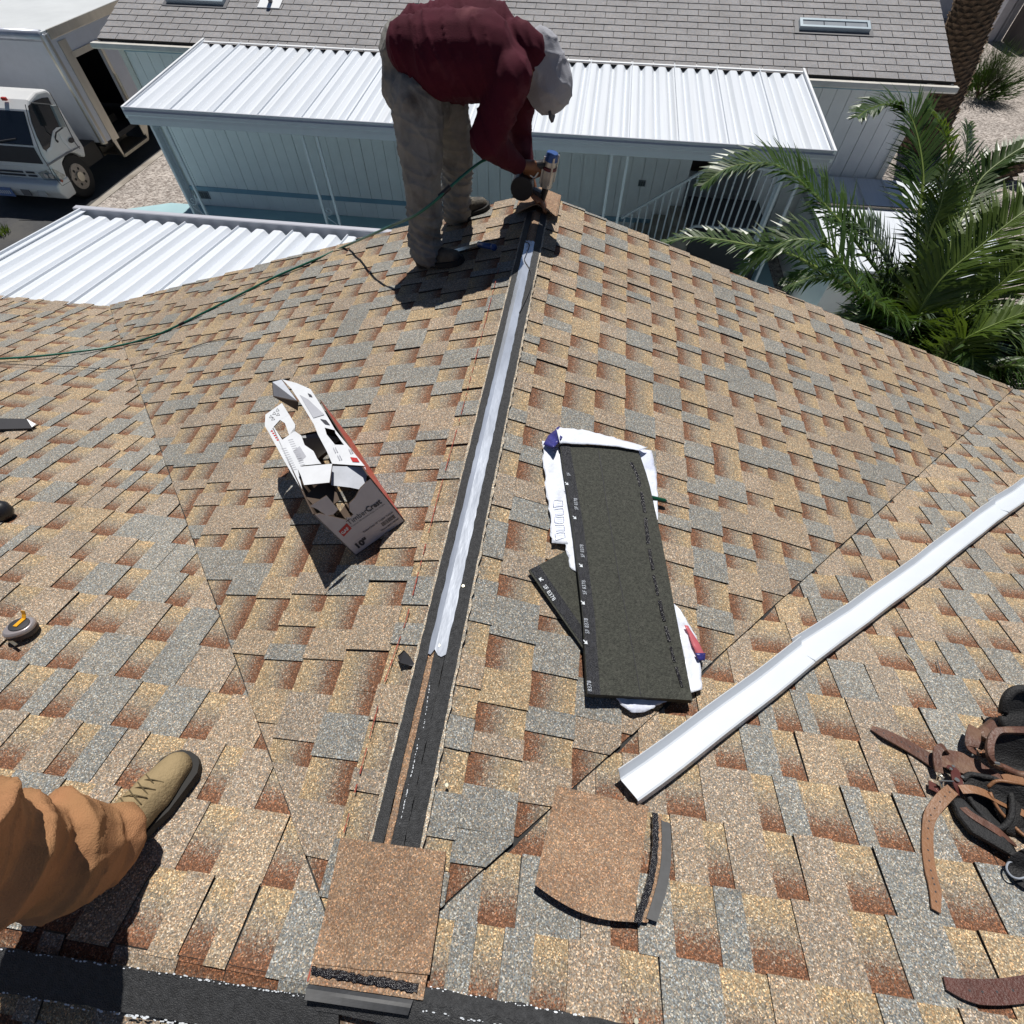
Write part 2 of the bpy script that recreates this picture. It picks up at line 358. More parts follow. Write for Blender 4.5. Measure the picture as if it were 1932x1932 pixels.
# ------------------------------------------------------------------ NEIGHBOUR HOUSE
YW = 9.98
nb = thing('house', (-1.25, YW+2.6, GZ), 'pale blue single storey house with grey three tab shingle roof behind the white awning', 'house')
mWALL = M('pale siding paint', (0.80, 0.81, 0.81), 0.55, var=.05, vs=3, bump=.1, bs=40)
mBLUE = M('blue trim paint', (0.22, 0.36, 0.46), 0.5, var=.06)
mTRIM = M('cream trim paint', (0.68, 0.66, 0.6), 0.5, var=.05)
mGREY3 = granule('grey tab granules', 'plain', (0.235, 0.245, 0.265), (0.285, 0.295, 0.32), 260, .4)
NX0, NX1 = -7.38, 4.9; ALC0, ALC1 = 1.95, 3.1
pm = None
x = NX0; i = 0
while x < NX1-.05:
    e = min(x+1.224, NX1)
    if x < ALC0 < e: e = ALC0
    if ALC0-.01 <= x < ALC1-.01: x = ALC1; continue
    mb = MB(); n_ = max(1, round((e-x)/.204)); wd = (e-x-.004)/n_
    for k in range(n_): mb.box((x+wd*(k+.5), YW+.012, (-1.02-3.06)/2), (wd-.007, .024, 2.04))
    mb.build('siding_panel', mWALL, nb)
    x = e
mb = MB()
mb.box(((NX0+ALC0)/2, YW+.055, -2.2), (ALC0-NX0, .06, 2.4)); mb.box(((ALC1+NX1)/2, YW+.055, -2.2), (NX1-ALC1, .06, 2.4))
mb.box((NX0+.03, YW+2.7, -2.2), (.06, 5.2, 2.4)); mb.box((NX1-.03, YW+2.7, -2.2), (.06, 5.2, 2.4)); mb.box(((NX0+NX1)/2, YW+5.2, -2.2), (NX1-NX0, .06, 2.4))
mb.box((ALC0-.03, YW+.7, -2.2), (.06, 1.3, 2.4)); mb.box((ALC1+.03, YW+.7, -2.2), (.06, 1.3, 2.4)); mb.box(((ALC0+ALC1)/2, YW+1.3, -2.2), (ALC1-ALC0+.1, .06, 2.4))
mb.build('wall', mWALL, nb)
mb = MB(); mb.box(((ALC0+ALC1)/2, YW+1.24, -1.75), (.86, .05, 1.9)); dr = mb.build('door', M('dark door', (0.06, 0.045, 0.035), .5), nb)
mb = MB(); mb.tube([((ALC0+ALC1)/2+.36, YW+1.2, -1.8), ((ALC0+ALC1)/2+.36, YW+1.15, -1.8)], .025, 10); mb.build('handle', M('brass', (.5, .35, .12), .3, .9), dr)
mb = MB(); mb.box(((NX0+ALC0)/2, YW-.002, -3.09), (ALC0-NX0, .03, .075)); mb.box(((ALC1+NX1)/2, YW-.002, -3.09), (NX1-ALC1, .03, .075)); mb.build('trim_band', mBLUE, nb)
mb = MB(); n_ = 30
for k in range(n_):
    wd = (ALC0-NX0)/n_; mb.box((NX0+wd*(k+.5), YW+.006, -3.265), (wd-.005, .02, .268))
mb.build('skirting', mWALL, nb); mb = MB()
wd = (NX1-ALC1)/6
for k in range(6): mb.box((ALC1+wd*(k+.5), YW+.006, -3.265), (wd-.005, .02, .268))
mb.build('skirting', mWALL, nb)
mb = MB(); mb.box((NX0-.01, YW-.012, -2.1), (.09, .03, 2.25)); mb.build('corner_trim', mTRIM, nb); mb = MB(); mb.box((NX1+.01, YW-.012, -2.1), (.09, .03, 2.25)); mb.build('corner_trim', mTRIM, nb)
mb = MB(); mb.box(((NX0+NX1)/2, YW-.004, -1.04), (NX1-NX0, .035, .1)); mb.build('eave_trim', mBLUE, nb)
for (vx, vz, ww, hh) in ((-7.16, -3.2, .3, .14), (1.2, -2.48, .12, .09)):
    mb = MB(); mb.box((vx, YW-.012, vz), (ww, .02, hh)); vo_ = mb.build('vent', M('vent grey', (.2, .22, .24), .5), nb)
    mb = MB()
    for k in range(3): mb.box((vx-ww*.3+ww*.3*k, YW-.026, vz), (ww*.22, .012, hh*.7))
    mb.build('slot', M('vent dark', (.06, .07, .08), .5), vo_)
NS = 0.3; NT = math.atan(NS); NE_Y = 9.74; NE_Z = -.90; EX = .145; RX0, RX1 = -7.53, 5.10
def FN(a, b, h): return Vector((a, NE_Y+b*math.cos(NT)-h*math.sin(NT), NE_Z+b*math.sin(NT)+h*math.cos(NT)))
mb = MB(); RB = 4.1
mb.prism([FN(RX0, 0, -.03), FN(RX1, 0, -.03), FN(RX1, RB, -.03), FN(RX0, RB, -.03)], (0, 0, .025)); rd_ = mb.build('roof', mDECK, nb)
rdg = FN(0, RB, 0); mb = MB(); mb.prism([(RX0, rdg.y, rdg.z), (RX1, rdg.y, rdg.z), (RX1, rdg.y+2.2, rdg.z-.75), (RX0, rdg.y+2.2, rdg.z-.75)], (0, 0, .03)); mb.build('rear_slope', mGREY3, rd_)
def tab_mesh(n):
    mb = MB()
    for k in range(n):
        a0, a1 = k*.305+.004, (k+1)*.305-.004
        p = [(a0, 0), (a1, 0), (a1, EX+.004), (a0, EX+.004)]
        H = lambda b: .008-.007*b/EX
        top = [Vector((a, b*math.cos(NT)-H(b)*math.sin(NT), b*math.sin(NT)+H(b)*math.cos(NT))) for a, b in p]
        bot = [Vector((a, b*math.cos(NT)+.004*math.sin(NT), b*math.sin(NT)-.004*math.cos(NT))) for a, b in p]
        mb.poly(top, 0)
        for i in range(4): j = (i+1) % 4; mb.poly([bot[i], bot[j], top[j], top[i]], 1)
    me = bpy.data.meshes.new('shingle'); me.from_pydata(mb.v, [], mb.f); me.materials.append(mGREY3); me.materials.append(mEDGE); me.polygons.foreach_set('material_index', mb.m); me.update(); return me
TM = {n: tab_mesh(n) for n in (1, 2, 3)}
rows = int(RB/EX); cntn = 0; far_rows = []
for k in range(rows):
    x = RX0-(k % 2)*.1525-(k % 3)*.305
    while x < RX1:
        n_ = 3; xx = x
        while xx < RX0-.005 and n_ > 0: xx += .305; n_ -= 1
        while n_ > 0 and xx+.305*n_ > RX1+.005: n_ -= 1
        x += .915
        if n_ < 3:
            g0, g1 = (xx+.305*n_, RX1+.01) if xx+.9 > RX1 else (RX0-.01, xx)
            if .03 < g1-g0 < .32 and k < 17 and cntn < 297:
                o = link('shingle', TM[1], rd_); o.location = FN(g0, k*EX, .0005); o.scale.x = (g1-g0)/.305; cntn += 1
        if n_ <= 0: continue
        if cntn < 297 and k < 17:
            o = link('shingle', TM[n_], rd_); o.location = FN(xx, k*EX, random.uniform(0, .002)); cntn += 1
        else: far_rows.append((xx, k, n_))
mb = MB()
for xx, k, n_ in far_rows:
    me = TM[n_]; o_ = FN(xx, k*EX, 0); mb.v_off = len(mb.v)
    base = len(mb.v); mb.v += [tuple(Vector(v.co)+o_) for v in me.vertices]
    for p in me.polygons: mb.f.append(tuple(base+i for i in p.vertices)); mb.m.append(p.material_index); mb.a.append(None)
if mb.f: o = mb.build('shingle_field', [mGREY3, mEDGE], rd_); o['kind'] = 'stuff'
mb = MB(); mb.prism([(RX0, NE_Y-.01, NE_Z-.035), (RX1, NE_Y-.01, NE_Z-.035), (RX1, NE_Y-.01, NE_Z-.12), (RX0, NE_Y-.01, NE_Z-.12)], (0, .02, 0)); mb.build('fascia', mTRIM, nb)
mb = MB()
for x0, x1 in ((RX0-.08, -5.8), (3.1, RX1+.05)):
    prof = [(0, 0), (-.09, 0.0), (-.1, -.05), (-.06, -.075), (0, -.08)]
    mb.prism([(x0, NE_Y-.012+p[0], NE_Z-.03+p[1]) for p in prof], (x1-x0, 0, 0))
mb.build('gutter', M('gutter paint', (.62, .6, .55), .4, var=.12), nb)
mb = MB(); mb.prism([(RX0, NE_Y, NE_Z-.06), (RX0, rdg.y, rdg.z-.06), (RX0, rdg.y, rdg.z-.02), (RX0, NE_Y, NE_Z-.02)], (.03, 0, 0)); mb.prism([(RX1-.03, NE_Y, NE_Z-.06), (RX1-.03, rdg.y, rdg.z-.06), (RX1-.03, rdg.y, rdg.z-.02), (RX1-.03, NE_Y, NE_Z-.02)], (.03, 0, 0)); mb.build('rake_board', mTRIM, nb)
mb = MB(); mb.prism([(NX1-.03, YW+.05, -1.02), (NX1-.03, YW+2.5, -1.02), (NX1-.03, rdg.y-.2, rdg.z-.05)], (.03, 0, 0)); mb.prism([(NX0, YW+.05, -1.02), (NX0, YW+2.5, -1.02), (NX0, rdg.y-.2, rdg.z-.05)], (.03, 0, 0)); mb.build('gable_panel', mWALL, nb)
mSKY = M('skylight frame', (.42, .5, .55), .35, .3, var=.05); mGLS = M('skylight pane', (.28, .31, .34), .25, var=.1)
def skylight(x0, x1, b0, b1):
    mb = MB(); h = .06
    for (a, b, c, d) in ((x0, b0, x1, b0+.04), (x0, b1-.04, x1, b1), (x0, b0+.04, x0+.04, b1-.04), (x1-.04, b0+.04, x1, b1-.04)):
        mb.prism([FN(a, b, 0), FN(c, b, 0), FN(c, d, 0), FN(a, d, 0)], FN(0, 0, h)-FN(0, 0, 0))
    f_ = mb.build('skylight', mSKY, nb)
    n_ = 3; wd = (x1-x0-.08)/n_
    for k in range(n_):
        mb = MB(); a = x0+.04+k*wd
        mb.prism([FN(a+.006, b0+.04, .03), FN(a+wd-.006, b0+.04, .03), FN(a+wd-.006, b1-.04, .03), FN(a+.006, b1-.04, .03)], (0, 0, .02)); mb.build('pane', mGLS, f_)
    mb = MB(); mb.prism([FN(x0-.06, b0-.07, .011), FN(x1+.06, b0-.07, .011), FN(x1+.05, b1+.05, .011), FN(x0-.05, b1+.05, .011)], (0, 0, .003)); mb.build('flashing', M('flashing', (.12, .12, .13), .5), f_)
skylight(3.06, 4.04, .93, 1.12); skylight(-6.7, -5.74, .90, 1.09)
mb = MB(); p0 = FN(-5.0, 1.02, 0); mb.tube([p0-Vector((0, 0, .05)), p0+Vector((0, 0, .28))], .035, 14); pv = mb.build('vent_pipe', M('pipe', (.12, .12, .13), .5), nb, smooth=True)
mb = MB(); mb.prism([FN(-5.18, .88, .012), FN(-4.82, .88, .012), FN(-4.82, 1.14, .012), FN(-5.18, 1.14, .012)], (0, 0, .006)); mb.build('flashing', mWHITE, pv)
# ------------------------------------------------------------------ corrugated white awnings
mAWN = M('white enamel metal', (0.66, 0.70, 0.755), 0.4, var=.05, vs=3.5, stretch=(9, .22, 1), spec=.5, col2=(.60, .63, .66), cs=1.6, cr=(.52, .8))
mAWNG = M('grey blue enamel', (0.46, 0.47, 0.52), 0.4, var=.04)
def corr_panel(mb, x0, w_, per, y0, y1, z0, z1, h=.045):
    # one pan: `per` corrugations, a raised seam at its left edge
    pts = [(0, h), (.003, h+.018), (.012, h+.018), (.015, h)]
    q = (w_-.015)/per
    for k in range(per):
        o = .015+k*q
        pts += [(o+q*.30, h), (o+q*.40, h*.9), (o+q*.60, 0), (o+q*.70, 0), (o+q*.90, h*.9), (o+q*.98, h)]
    pts.append((w_, h))
    v = []
    for yy, zz in ((y0, z0), (y1, z1)):
        for px, pz in pts: v.append((x0+px, yy, zz+pz))
        for px, pz in pts: v.append((x0+px, yy, zz+pz-.003))
    n = len(pts); f = []
    for i in range(n-1):
        f.append((i, i+1, 2*n+i+1, 2*n+i)); f.append((n+i, 3*n+i, 3*n+i+1, n+i+1)); f.append((i, n+i, n+i+1, i+1)); f.append((2*n+i, 2*n+i+1, 3*n+i+1, 3*n+i))
    mb.mesh(v, f)
aw = thing('awning', (-1.3, 7.6, GZ), 'long white corrugated metal awning on scrollwork posts along the pale blue house', 'awning')
AX0, AX1, AF, AB, AZF, AZB = -5.80, 3.08, 7.52, 9.86, -1.09, -.93
npan = 15; wd = (AX1-AX0)/npan
for k in range(npan):
    mb = MB(); corr_panel(mb, AX0+k*wd, wd-.001, 3, AF, AB, AZF, AZB); mb.build('panel', mAWN, aw)
mb = MB()
mb.prism([(AX0-.02, AB-.1, AZB+.045), (AX0-.02, AB+.1, AZB+.06), (AX0-.02, AB+.1, AZB+.066), (AX0-.02, AB-.1, AZB+.051)], (AX1-AX0+.04, 0, 0))
mb.build('flashing', mWHITE, aw)
def fascia(mb, x0, x1, y, z, h=.15):
    prof = [(0, 0), (-.02, 0), (-.02, -.03), (-.035, -.045), (-.035, -.08), (-.02, -.095), (-.02, -.13), (-.012, -h), (.03, -h), (.03, -.01)]
    mb.prism([(x0, y+a, z+b) for a, b in prof][::-1], (x1-x0, 0, 0))
mb = MB(); fascia(mb, AX0-.03, AX1+.03, AF-.004, AZF+.07, .19); mb.build('fascia', mAWNG, aw)
mb = MB()
for xx in (AX0-.035, AX1+.005):
    mb = MB(); mb.prism([(xx, AF-.03, AZF-.05), (xx, AB, AZB-.05), (xx, AB, AZB+.075), (xx, AF-.03, AZF+.075)], (.03, 0, 0)); mb.build('side_rail', mWHITE, aw)
def spiral(cx, cz, r, a0, turns, n=14):
    return [(cx+r*(1-.75*i/n)*math.cos(a0+turns*2*math.pi*i/n), cz+r*(1-.75*i/n)*math.sin(a0+turns*2*math.pi*i/n)) for i in range(n+1)]
mPOST = M('white post paint', (.6, .63, .68), .4, var=.05)
def scroll_post(x, y, ztop, wide=.2, extra=False):
    mb = MB()
    for s_ in (-1, 1): mb.box((x+s_*wide/2, y, (ztop+GZ)/2), (.032, .032, ztop-GZ))
    if extra: mb.box((x-wide/2, y+.12, (ztop+GZ)/2), (.032, .032, ztop-GZ)); mb.box((x-wide/2-.005, y+.06, (ztop+GZ)/2), (.012, .1, ztop-GZ))
    mb.box((x, y, ztop-.01), (wide+.08, .05, .02)); p_ = mb.build('post', mPOST, aw)
    for zc in (-2.35, -3.0):
        mb = MB(); h = .26
        a = spiral(x-.03, zc+h*.62, .065, math.pi, 1.3); b = spiral(x+.03, zc-h*.62, .065, 0, 1.3)
        crv = [(q[0], y, q[1]) for q in a[::-1]]+[(x-.06, y, zc+.06), (x+.03, y, zc), (x+.07, y, zc-.07)]+[(q[0], y, q[1]) for q in b]
        mb.tube(crv, .006, 6); mb.build('scroll', mPOST, p_, smooth=True)
for px_, ex in ((-5.53, True), (-3.42, False), (0.64, False), (2.78, True)): scroll_post(px_, 7.62, AZF+.01, .2, ex)
# stair and landing under the awning
st = thing('stair_railing', (2.0, 8.7, GZ), 'white metal baluster railing climbing to the landing under the white awning', 'railing')
mRAILW = M('railing white', (.55, .58, .62), .4)
land_z = -2.62
yr = 8.7
sx0, sx1, lx1 = .92, 2.02, 2.95
def railz(x): return -3.15+(land_z+.72+3.15)*(min(1, max(0, (x-sx0)/(sx1-sx0)))) if x < sx1 else land_z+.86
k = 0; x = sx0
while x <= lx1+.001:
    zb = GZ+.1+(land_z+.1-GZ-.1)*min(1, (x-sx0)/(sx1-sx0)); zt = zb+.82
    mb = MB(); mb.box((x, yr, (zb+zt)/2), (.022, .022, zt-zb)); mb.build('baluster', mRAILW, st); x += .105
mb = MB(); mb.bar((sx0-.05, yr, GZ+.92), (sx1, yr, land_z+.93), .04, .03); mb.bar((sx1, yr, land_z+.93), (lx1, yr, land_z+.93), .04, .03); mb.bar((sx0, yr, GZ+.1), (sx1, yr, land_z+.1), .03, .03); mb.bar((sx1, yr, land_z+.1), (lx1, yr, land_z+.1), .03, .03); mb.build('rail', mRAILW, st)
ld = thing('porch_landing', (2.5, 9.3, GZ), 'shaded landing and steps below the door behind the white railing', 'steps')
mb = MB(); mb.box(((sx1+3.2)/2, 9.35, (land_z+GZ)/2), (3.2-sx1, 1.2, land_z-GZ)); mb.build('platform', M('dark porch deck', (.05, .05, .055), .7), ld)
for k in range(4):
    mb = MB(); x_ = sx1-.14-k*.27; z_ = land_z-.16*(k+1); mb.box((x_, 9.35, (z_+GZ)/2), (.27, 1.15, z_-GZ)); mb.build('step', mCONC, ld)
# carport cover of the near house
cp = thing('carport_cover', (-3.6, 4.3, GZ), 'white corrugated metal carport cover at the left below the shingled eave', 'carport')
CX0 = -5.02; wd = .585
for k in range(9):
    mb = MB(); corr_panel(mb, CX0+k*wd, wd-.001, 3, 3.46, 5.20, -1.13, -1.30, .06); mb.build('panel', mAWN, cp)
mb = MB(); mb.box((CX0+2.6, 5.27, -1.27), (5.45, .012, .12)); mb.box((CX0+2.6, 5.235, -1.325), (5.45, .08, .01)); mb.box((CX0+2.6, 5.30, -1.213), (5.45, .055, .012)); mb.build('gutter', mAWNG, cp)
mb = MB(); mb.prism([(CX0-.05, 3.4, -1.16), (CX0-.05, 5.3, -1.36), (CX0-.05, 5.3, -1.21), (CX0-.05, 3.4, -1.03)], (.02, 0, 0)); mb.prism([(CX0-.03, 3.4, -1.055), (CX0-.03, 5.3, -1.235), (CX0-.03, 5.3, -1.23), (CX0-.03, 3.4, -1.05)], (.05, 0, 0)); mb.build('side_rail', mAWN, cp)
for px_ in (CX0+.1, -2.6, 0): 
    mb = MB(); mb.box((px_, 5.15, (-1.34+GZ)/2), (.06, .06, -1.34-GZ)); mb.build('post', mPOST, cp)
mb = MB(); rdd = random.Random(4)
for k in range(70):
    x_ = rdd.uniform(-4.6, -2.2); y_ = rdd.uniform(3.6, 5.1); z_ = -1.13-.17*(y_-3.46)/1.74+.002; r_ = rdd.uniform(.004, .014); a_ = rdd.uniform(0, 3)
    mb.box((x_, y_, z_), (r_*2, r_*.7, .003), (Vector((math.cos(a_), math.sin(a_), 0)), Vector((-math.sin(a_), math.cos(a_), 0)), Vector((0, 0, 1))))
o = mb.build('leaf_litter', mDECK, cp); o['kind'] = 'stuff'
# low white roof right of the awning
lw = thing('shed', (5.2, 8.8, GZ), 'low shed with flat white metal roof behind the big palm fronds', 'shed')
for k in range(6):
    mb = MB(); x0 = 3.72+k*.4; mb.prism([(x0, 7.4, -2.36), (x0+.392, 7.4, -2.36), (x0+.392, 9.9, -2.2), (x0, 9.9, -2.2)], (0, 0, .03)); mb.prism([(x0+.392, 7.4, -2.33), (x0+.4, 7.4, -2.33), (x0+.4, 9.9, -2.17), (x0+.392, 9.9, -2.17)], (0, 0, .03)); mb.build('panel', mAWN, lw)
mb = MB(); mb.box((4.92, 9.0, -2.20), (2.44, .05, .02)); mb.build('seam_strip', mCONC, lw)
mb = MB(); mb.box((4.92, 8.66, -2.92), (2.2, 2.4, .96)); mb.build('wall', mWALL, lw)
# ------------------------------------------------------------------ building far top right
fb = thing('house', (16, 28, GZ), 'white walled building with brown side in the far top right corner', 'building')
mb = MB(); mb.box((13.0, 26.2, GZ+1.6), (.25, 3.2, 3.2)); mb.prism([(13.42, 24.7, GZ), (13.0, 27.8, GZ), (9, 27.8, GZ), (9, 27.6, GZ), (12.9, 27.5, GZ), (13.2, 24.6, GZ)], (0, 0, 3.2)); mb.build('wall', M('white stucco', (.6, .6, .63), .7, bump=.2), fb)
mb = MB(); mb.prism([(13.44, 24.7, GZ), (13.3, 16.0, GZ), (18, 16, GZ), (18, 26, GZ)], (0, 0, 3.0)); mb.build('side_block', M('brown siding', (.09, .075, .07), .7, bump=.2), fb)
mb = MB(); mb.box((11, 29, GZ+.7), (1.6, 2, 1.4)); tag(mb.build('bin_enclosure', M('dark panel', (.03, .032, .036), .5)), 'dark low bin enclosure beside the far white wall', 'enclosure')
# ------------------------------------------------------------------ things lying on the roof
def RH(x, y):
    if y < 0: return S*y
    return -S*min(abs(x), y)
def aH(px, py, h=0.0):
    d = CF+CR*((px-966)/FPX)-CU*((py-966)/FPX); t = .4; pv = None
    while t < 9:
        p = CAM+d*t; v = p.z-RH(p.x, p.y)-h
        if v < 0 and pv is not None: return CAM+d*(t-.01*(-v)/(pv-v))
        pv = v; t += .01
    return CAM+d*t
RHN = 0.020
def drape(mb, c4, nx, ny, h, thick=.003, mi=0, fn=None, attr=False):
    # sheet over the roof; c4 = four corners TL TR BR BL (x, y), h = height or function(u, v)
    hf = h if callable(h) else (lambda u, v: h)
    P = []
    for j in range(ny+1):
        for i in range(nx+1):
            u, v = i/nx, j/ny
            a = Vector(c4[0][:2]).lerp(Vector(c4[1][:2]), u); b = Vector(c4[3][:2]).lerp(Vector(c4[2][:2]), u); q = a.lerp(b, v)
            if fn: q = q+Vector(fn(u, v))
            P.append(Vector((q.x, q.y, RH(q.x, q.y)+RHN+hf(u, v))))
    n = len(P); vs = P+[p-Vector((0, 0, thick)) for p in P]; f = []
    W = nx+1
    for j in range(ny):
        for i in range(nx):
            a = j*W+i; f.append((a+W, a+W+1, a+1, a)); f.append((n+a, n+a+1, n+a+W+1, n+a+W))
    def edge(l):
        for a, b in zip(l, l[1:]): f.append((a, b, n+b, n+a))
    edge(list(range(W))); edge([j*W+nx for j in range(ny+1)]); edge([ny*W+i for i in range(nx, -1, -1)]); edge([j*W for j in range(ny, -1, -1)])
    mb.mesh(vs, f, mi)
def xy(px, py, h=.016): p = aH(px, py, h); return (p.x, p.y)
def ridge_strip(name, xs, y0, y1, h, mat_, n=70, wob=.0015, thick=.003, sm=False, endjag=0):
    mb = MB(); rows_ = []; m_ = len(xs)
    for j in range(n+1):
        y = lerp(y0, y1, j/n); r_ = []
        for i, x in enumerate(xs):
            e = wob*(1 if i in (0, m_-1) else .2)*(random.random()*2-1)
            yy = y+(endjag*random.uniform(-1, 1) if j in (0, n) else 0)
            r_.append(Vector((x+e, yy, -S*abs(x+e)+RHN+h+(0.003))))
        rows_.append(r_)
    vs = [p for r_ in rows_ for p in r_]; k = len(vs); vs += [p-Vector((0, 0, thick)) for p in vs]; f = []
    for j in range(n):
        for i in range(m_-1): a = j*m_+i; f.append((a, a+1, a+m_+1, a+m_))
        f.append((j*m_, j*m_+m_, k+j*m_+m_, k+j*m_)); f.append((j*m_+m_-1, k+j*m_+m_-1, k+(j+1)*m_+m_-1, (j+1)*m_+m_-1))
    for i in range(m_-1): f.append((i, k+i, k+i+1, i+1)); f.append((n*m_+i, n*m_+i+1, k+n*m_+i+1, k+n*m_+i))
    mb.mesh(vs, f); return mb.build(name, mat_, roof, smooth=sm)
mCRUMB = granule('granule edge', 'plain', (.3, .28, .24), (.45, .42, .36), 500, 1.0)
ridge_strip('granule_edge', (-.053, -.04), .24, 3.2, .0005, mCRUMB, 160, .003)
ridge_strip('granule_edge', (.063, .072), .24, 3.2, .0005, mCRUMB, 160, .003)
ridge_strip('felt_strip', (-.046, -.032, -.016), .24, 3.25, .003, mFELT, 120, .0012)
ridge_strip('felt_strip', (.031, .05, .065), .24, 3.25, .003, mFELT, 120, .0012)
ridge_strip('felt_strip', (.002, .014, .030), .24, .72, .002, mFELT, 30, .0012)
ridge_strip('cut_shingle', (-.0155, -.008, .001), .24, .72, -.001, mCAP, 20, .001)
ridge_strip('cut_shingle', (-.0155, 0, .030), 2.93, 3.25, 0, mCAP, 20, .001)
ridge_strip('release_film', (-.0165, -.008, .0005, .012, .022, .0325), .70, 2.92, .006, mFOIL, 90, .0015, sm=False, endjag=.012)
# chalk line
mCHALK = M('red chalk', (.30, .07, .045), .9)
mb = MB()
ck = [(583, 1850), (651, 1571), (727, 1288), (767, 1174), (824, 951), (874, 771), (907, 644), (944, 500)]
ck = [aH(*q, .018) for q in ck]
for a, b in zip(ck, ck[1:]):
    n_ = max(2, int((b-a).length/.02))
    for i in range(n_):
        if random.random() < .25: continue
        p, q = a.lerp(b, i/n_), a.lerp(b, (i+.9)/n_)
        p.z = RH(p.x, p.y)+.0275; q.z = RH(q.x, q.y)+.0275; mb.bar(p, q, .0032*random.uniform(.6, 1.2), .0006)
o = mb.build('chalk_line', mCHALK, roof); o['kind'] = 'stuff'
# main ridge strips (near edge of the picture)
def band(name, top, bot, h, mat_, nx=30):
    mb = MB(); T = [Vector(xy(*p)) for p in top]; B = [Vector(xy(*p)) for p in bot]
    drape(mb, (T[0], T[-1], B[-1], B[0]), nx, 3, h, .004, fn=lambda u, v: ((0, .0015*math.sin(90*u)+random.uniform(-.001, .001)) if v in (0, 1) else (0, 0)))
    return mb.build(name, mat_, roof)
band('felt_strip', [(-400, 1722), (640, 1886)], [(-400, 1805), (640, 1975)], .002, mFELT)
band('felt_strip', [(600, 1822), (1700, 2025)], [(600, 1905), (1700, 2110)], .0045, mFELT)
mb = MB()
def flecks(a, b, n_, w_, mb=mb, jit=.002, sz=.003):
    A, B = aH(*a, .02), aH(*b, .02)
    for i in range(n_):
        if random.random() < .3: continue
        p = A.lerp(B, (i+random.random()*.6)/n_)+Vector((random.uniform(-jit, jit), random.uniform(-jit, jit), 0)); d = (B-A).normalized()
        r_ = sz*random.uniform(.25, .85); p.z = RH(p.x, p.y)+RHN+.0062
        sd_ = Vector((-d.y, d.x, 0)); l = r_*random.uniform(.8, 2.0)
        n3 = Vector((0, -S if p.y < 0 else 0, 1))
        pts = []
        for k in range(6):
            an = k*math.pi/3; q = d*math.cos(an)*l+sd_*math.sin(an)*r_*.7; q.z = RH((p+q).x, (p+q).y)-RH(p.x, p.y); pts.append(p+q)
        mb.poly(pts)
flecks((-60, 1779), (160, 1812), 30, 1); flecks((330, 1838), (600, 1882), 60, 1); flecks((160, 1812), (330, 1838), 25, 1)
flecks((-40, 1858), (173, 1905), 30, 1); flecks((187, 1905), (640, 1975), 110, 1, sz=.004); flecks((810, 1862), (1000, 1897), 40, 1, sz=.002); flecks((1000, 1897), (1104, 1916), 16, 1); flecks((800, 1905), (1000, 1945), 40, 1)
for a, b in (((812, 1288), (800, 1375)), ((792, 1390), (775, 1470)), ((772, 1480), (755, 1555))):
    A = aH(*a, .02); B = aH(*b, .02); flecks(a, b, 26, 1, jit=.0008, sz=.0022)
o = mb.build('paint_marks', mPRINT, roof); o['kind'] = 'stuff'
# installed ridge caps at the far end and the two caps in the foreground
def capshape(c4, h, name, label=None, thick=.006, parent=None, group=None, mat_=None):
    mb = MB(); drape(mb, c4, 12, 12, h, thick)
    o = mb.build(name, mat_ or mCAP, parent, smooth=False)
    if label: tag(o, label, 'shingle', group)
    return o
mCAPE = M('cap edge grey', (.1, .1, .1), .9)
def ridge_cap(y0, y1, h0, h1, w0=.115, w1=.12):
    mb = MB(); drape(mb, ((-w0, y1), (w1, y1), (w1, y0), (-w0, y0)), 14, 6, lambda u, v: lerp(h0, h1, v), .006, fn=lambda u, v: (0, -.05*(abs(u-.5)*2)**1.5*v+.0))
    return mb.build('ridge_cap', mCAP, roof)
ridge_cap(3.34, 3.54, .004, .012); ridge_cap(3.30, 3.53, .012, .022, .118, .124); ridge_cap(3.27, 3.50, .021, .034, .105, .118)
capA = thing('cap_shingle', (0, .1, 0), 'flat tan cap shingle with black glue bar folded over near end of the ridge', 'shingle', 'loose ridge cap shingles')
A4 = [xy(646, 1580), xy(843, 1607), xy(812, 1836), xy(592, 1816)]
mb = MB(); drape(mb, A4, 14, 16, .012, .007); mb.build('sheet', mCAP, capA)
mTAR = M('black sealant', (.012, .011, .014), .25, var=.5, vs=60, bump=1, bs=120, spec=.6)
mb = MB(); drape(mb, [xy(592, 1817), xy(808, 1838), xy(800, 1884), xy(587, 1853)], 12, 4, .0105, .006); mb.build('glue_margin', mCAP, capA)
mb = MB(); drape(mb, [xy(594, 1820), xy(793, 1851), xy(790, 1868), xy(593, 1835)], 40, 2, lambda u, v: .0165+.002*math.sin(v*math.pi), .006, fn=lambda u, v: (0, random.uniform(-.002, .002))); mb.build('sealant_bar', mTAR, capA)
mFILM = M('black release film', (.028, .03, .034), .5, var=.3, vs=60, spec=.4)
mb = MB(); drape(mb, [xy(586, 1854), xy(782, 1883), xy(773, 1910), xy(583, 1880)], 14, 4, lambda u, v: .012+.012*v*(1-.5*u), .003); mb.build('release_film', mFILM, capA)
capB = thing('cap_shingle', (.6, .3, -.1), 'curled tan cap shingle lying loose by the end of the white metal trim', 'shingle', 'loose ridge cap shingles')
B4 = [xy(1050, 1482), xy(1222, 1522), xy(1193, 1738), xy(1008, 1668)]
def hB(u, v): return .008+.030*max(0, v-.35)**1.3*(1-.75*u)+.012*math.sin(math.pi*v)*(1-u)
def fB(u, v): return (-.018*math.sin(math.pi*v)*(1-u)*0-.012*v*(1-u)*0+.0, -.018*math.sin(math.pi*u)*v)
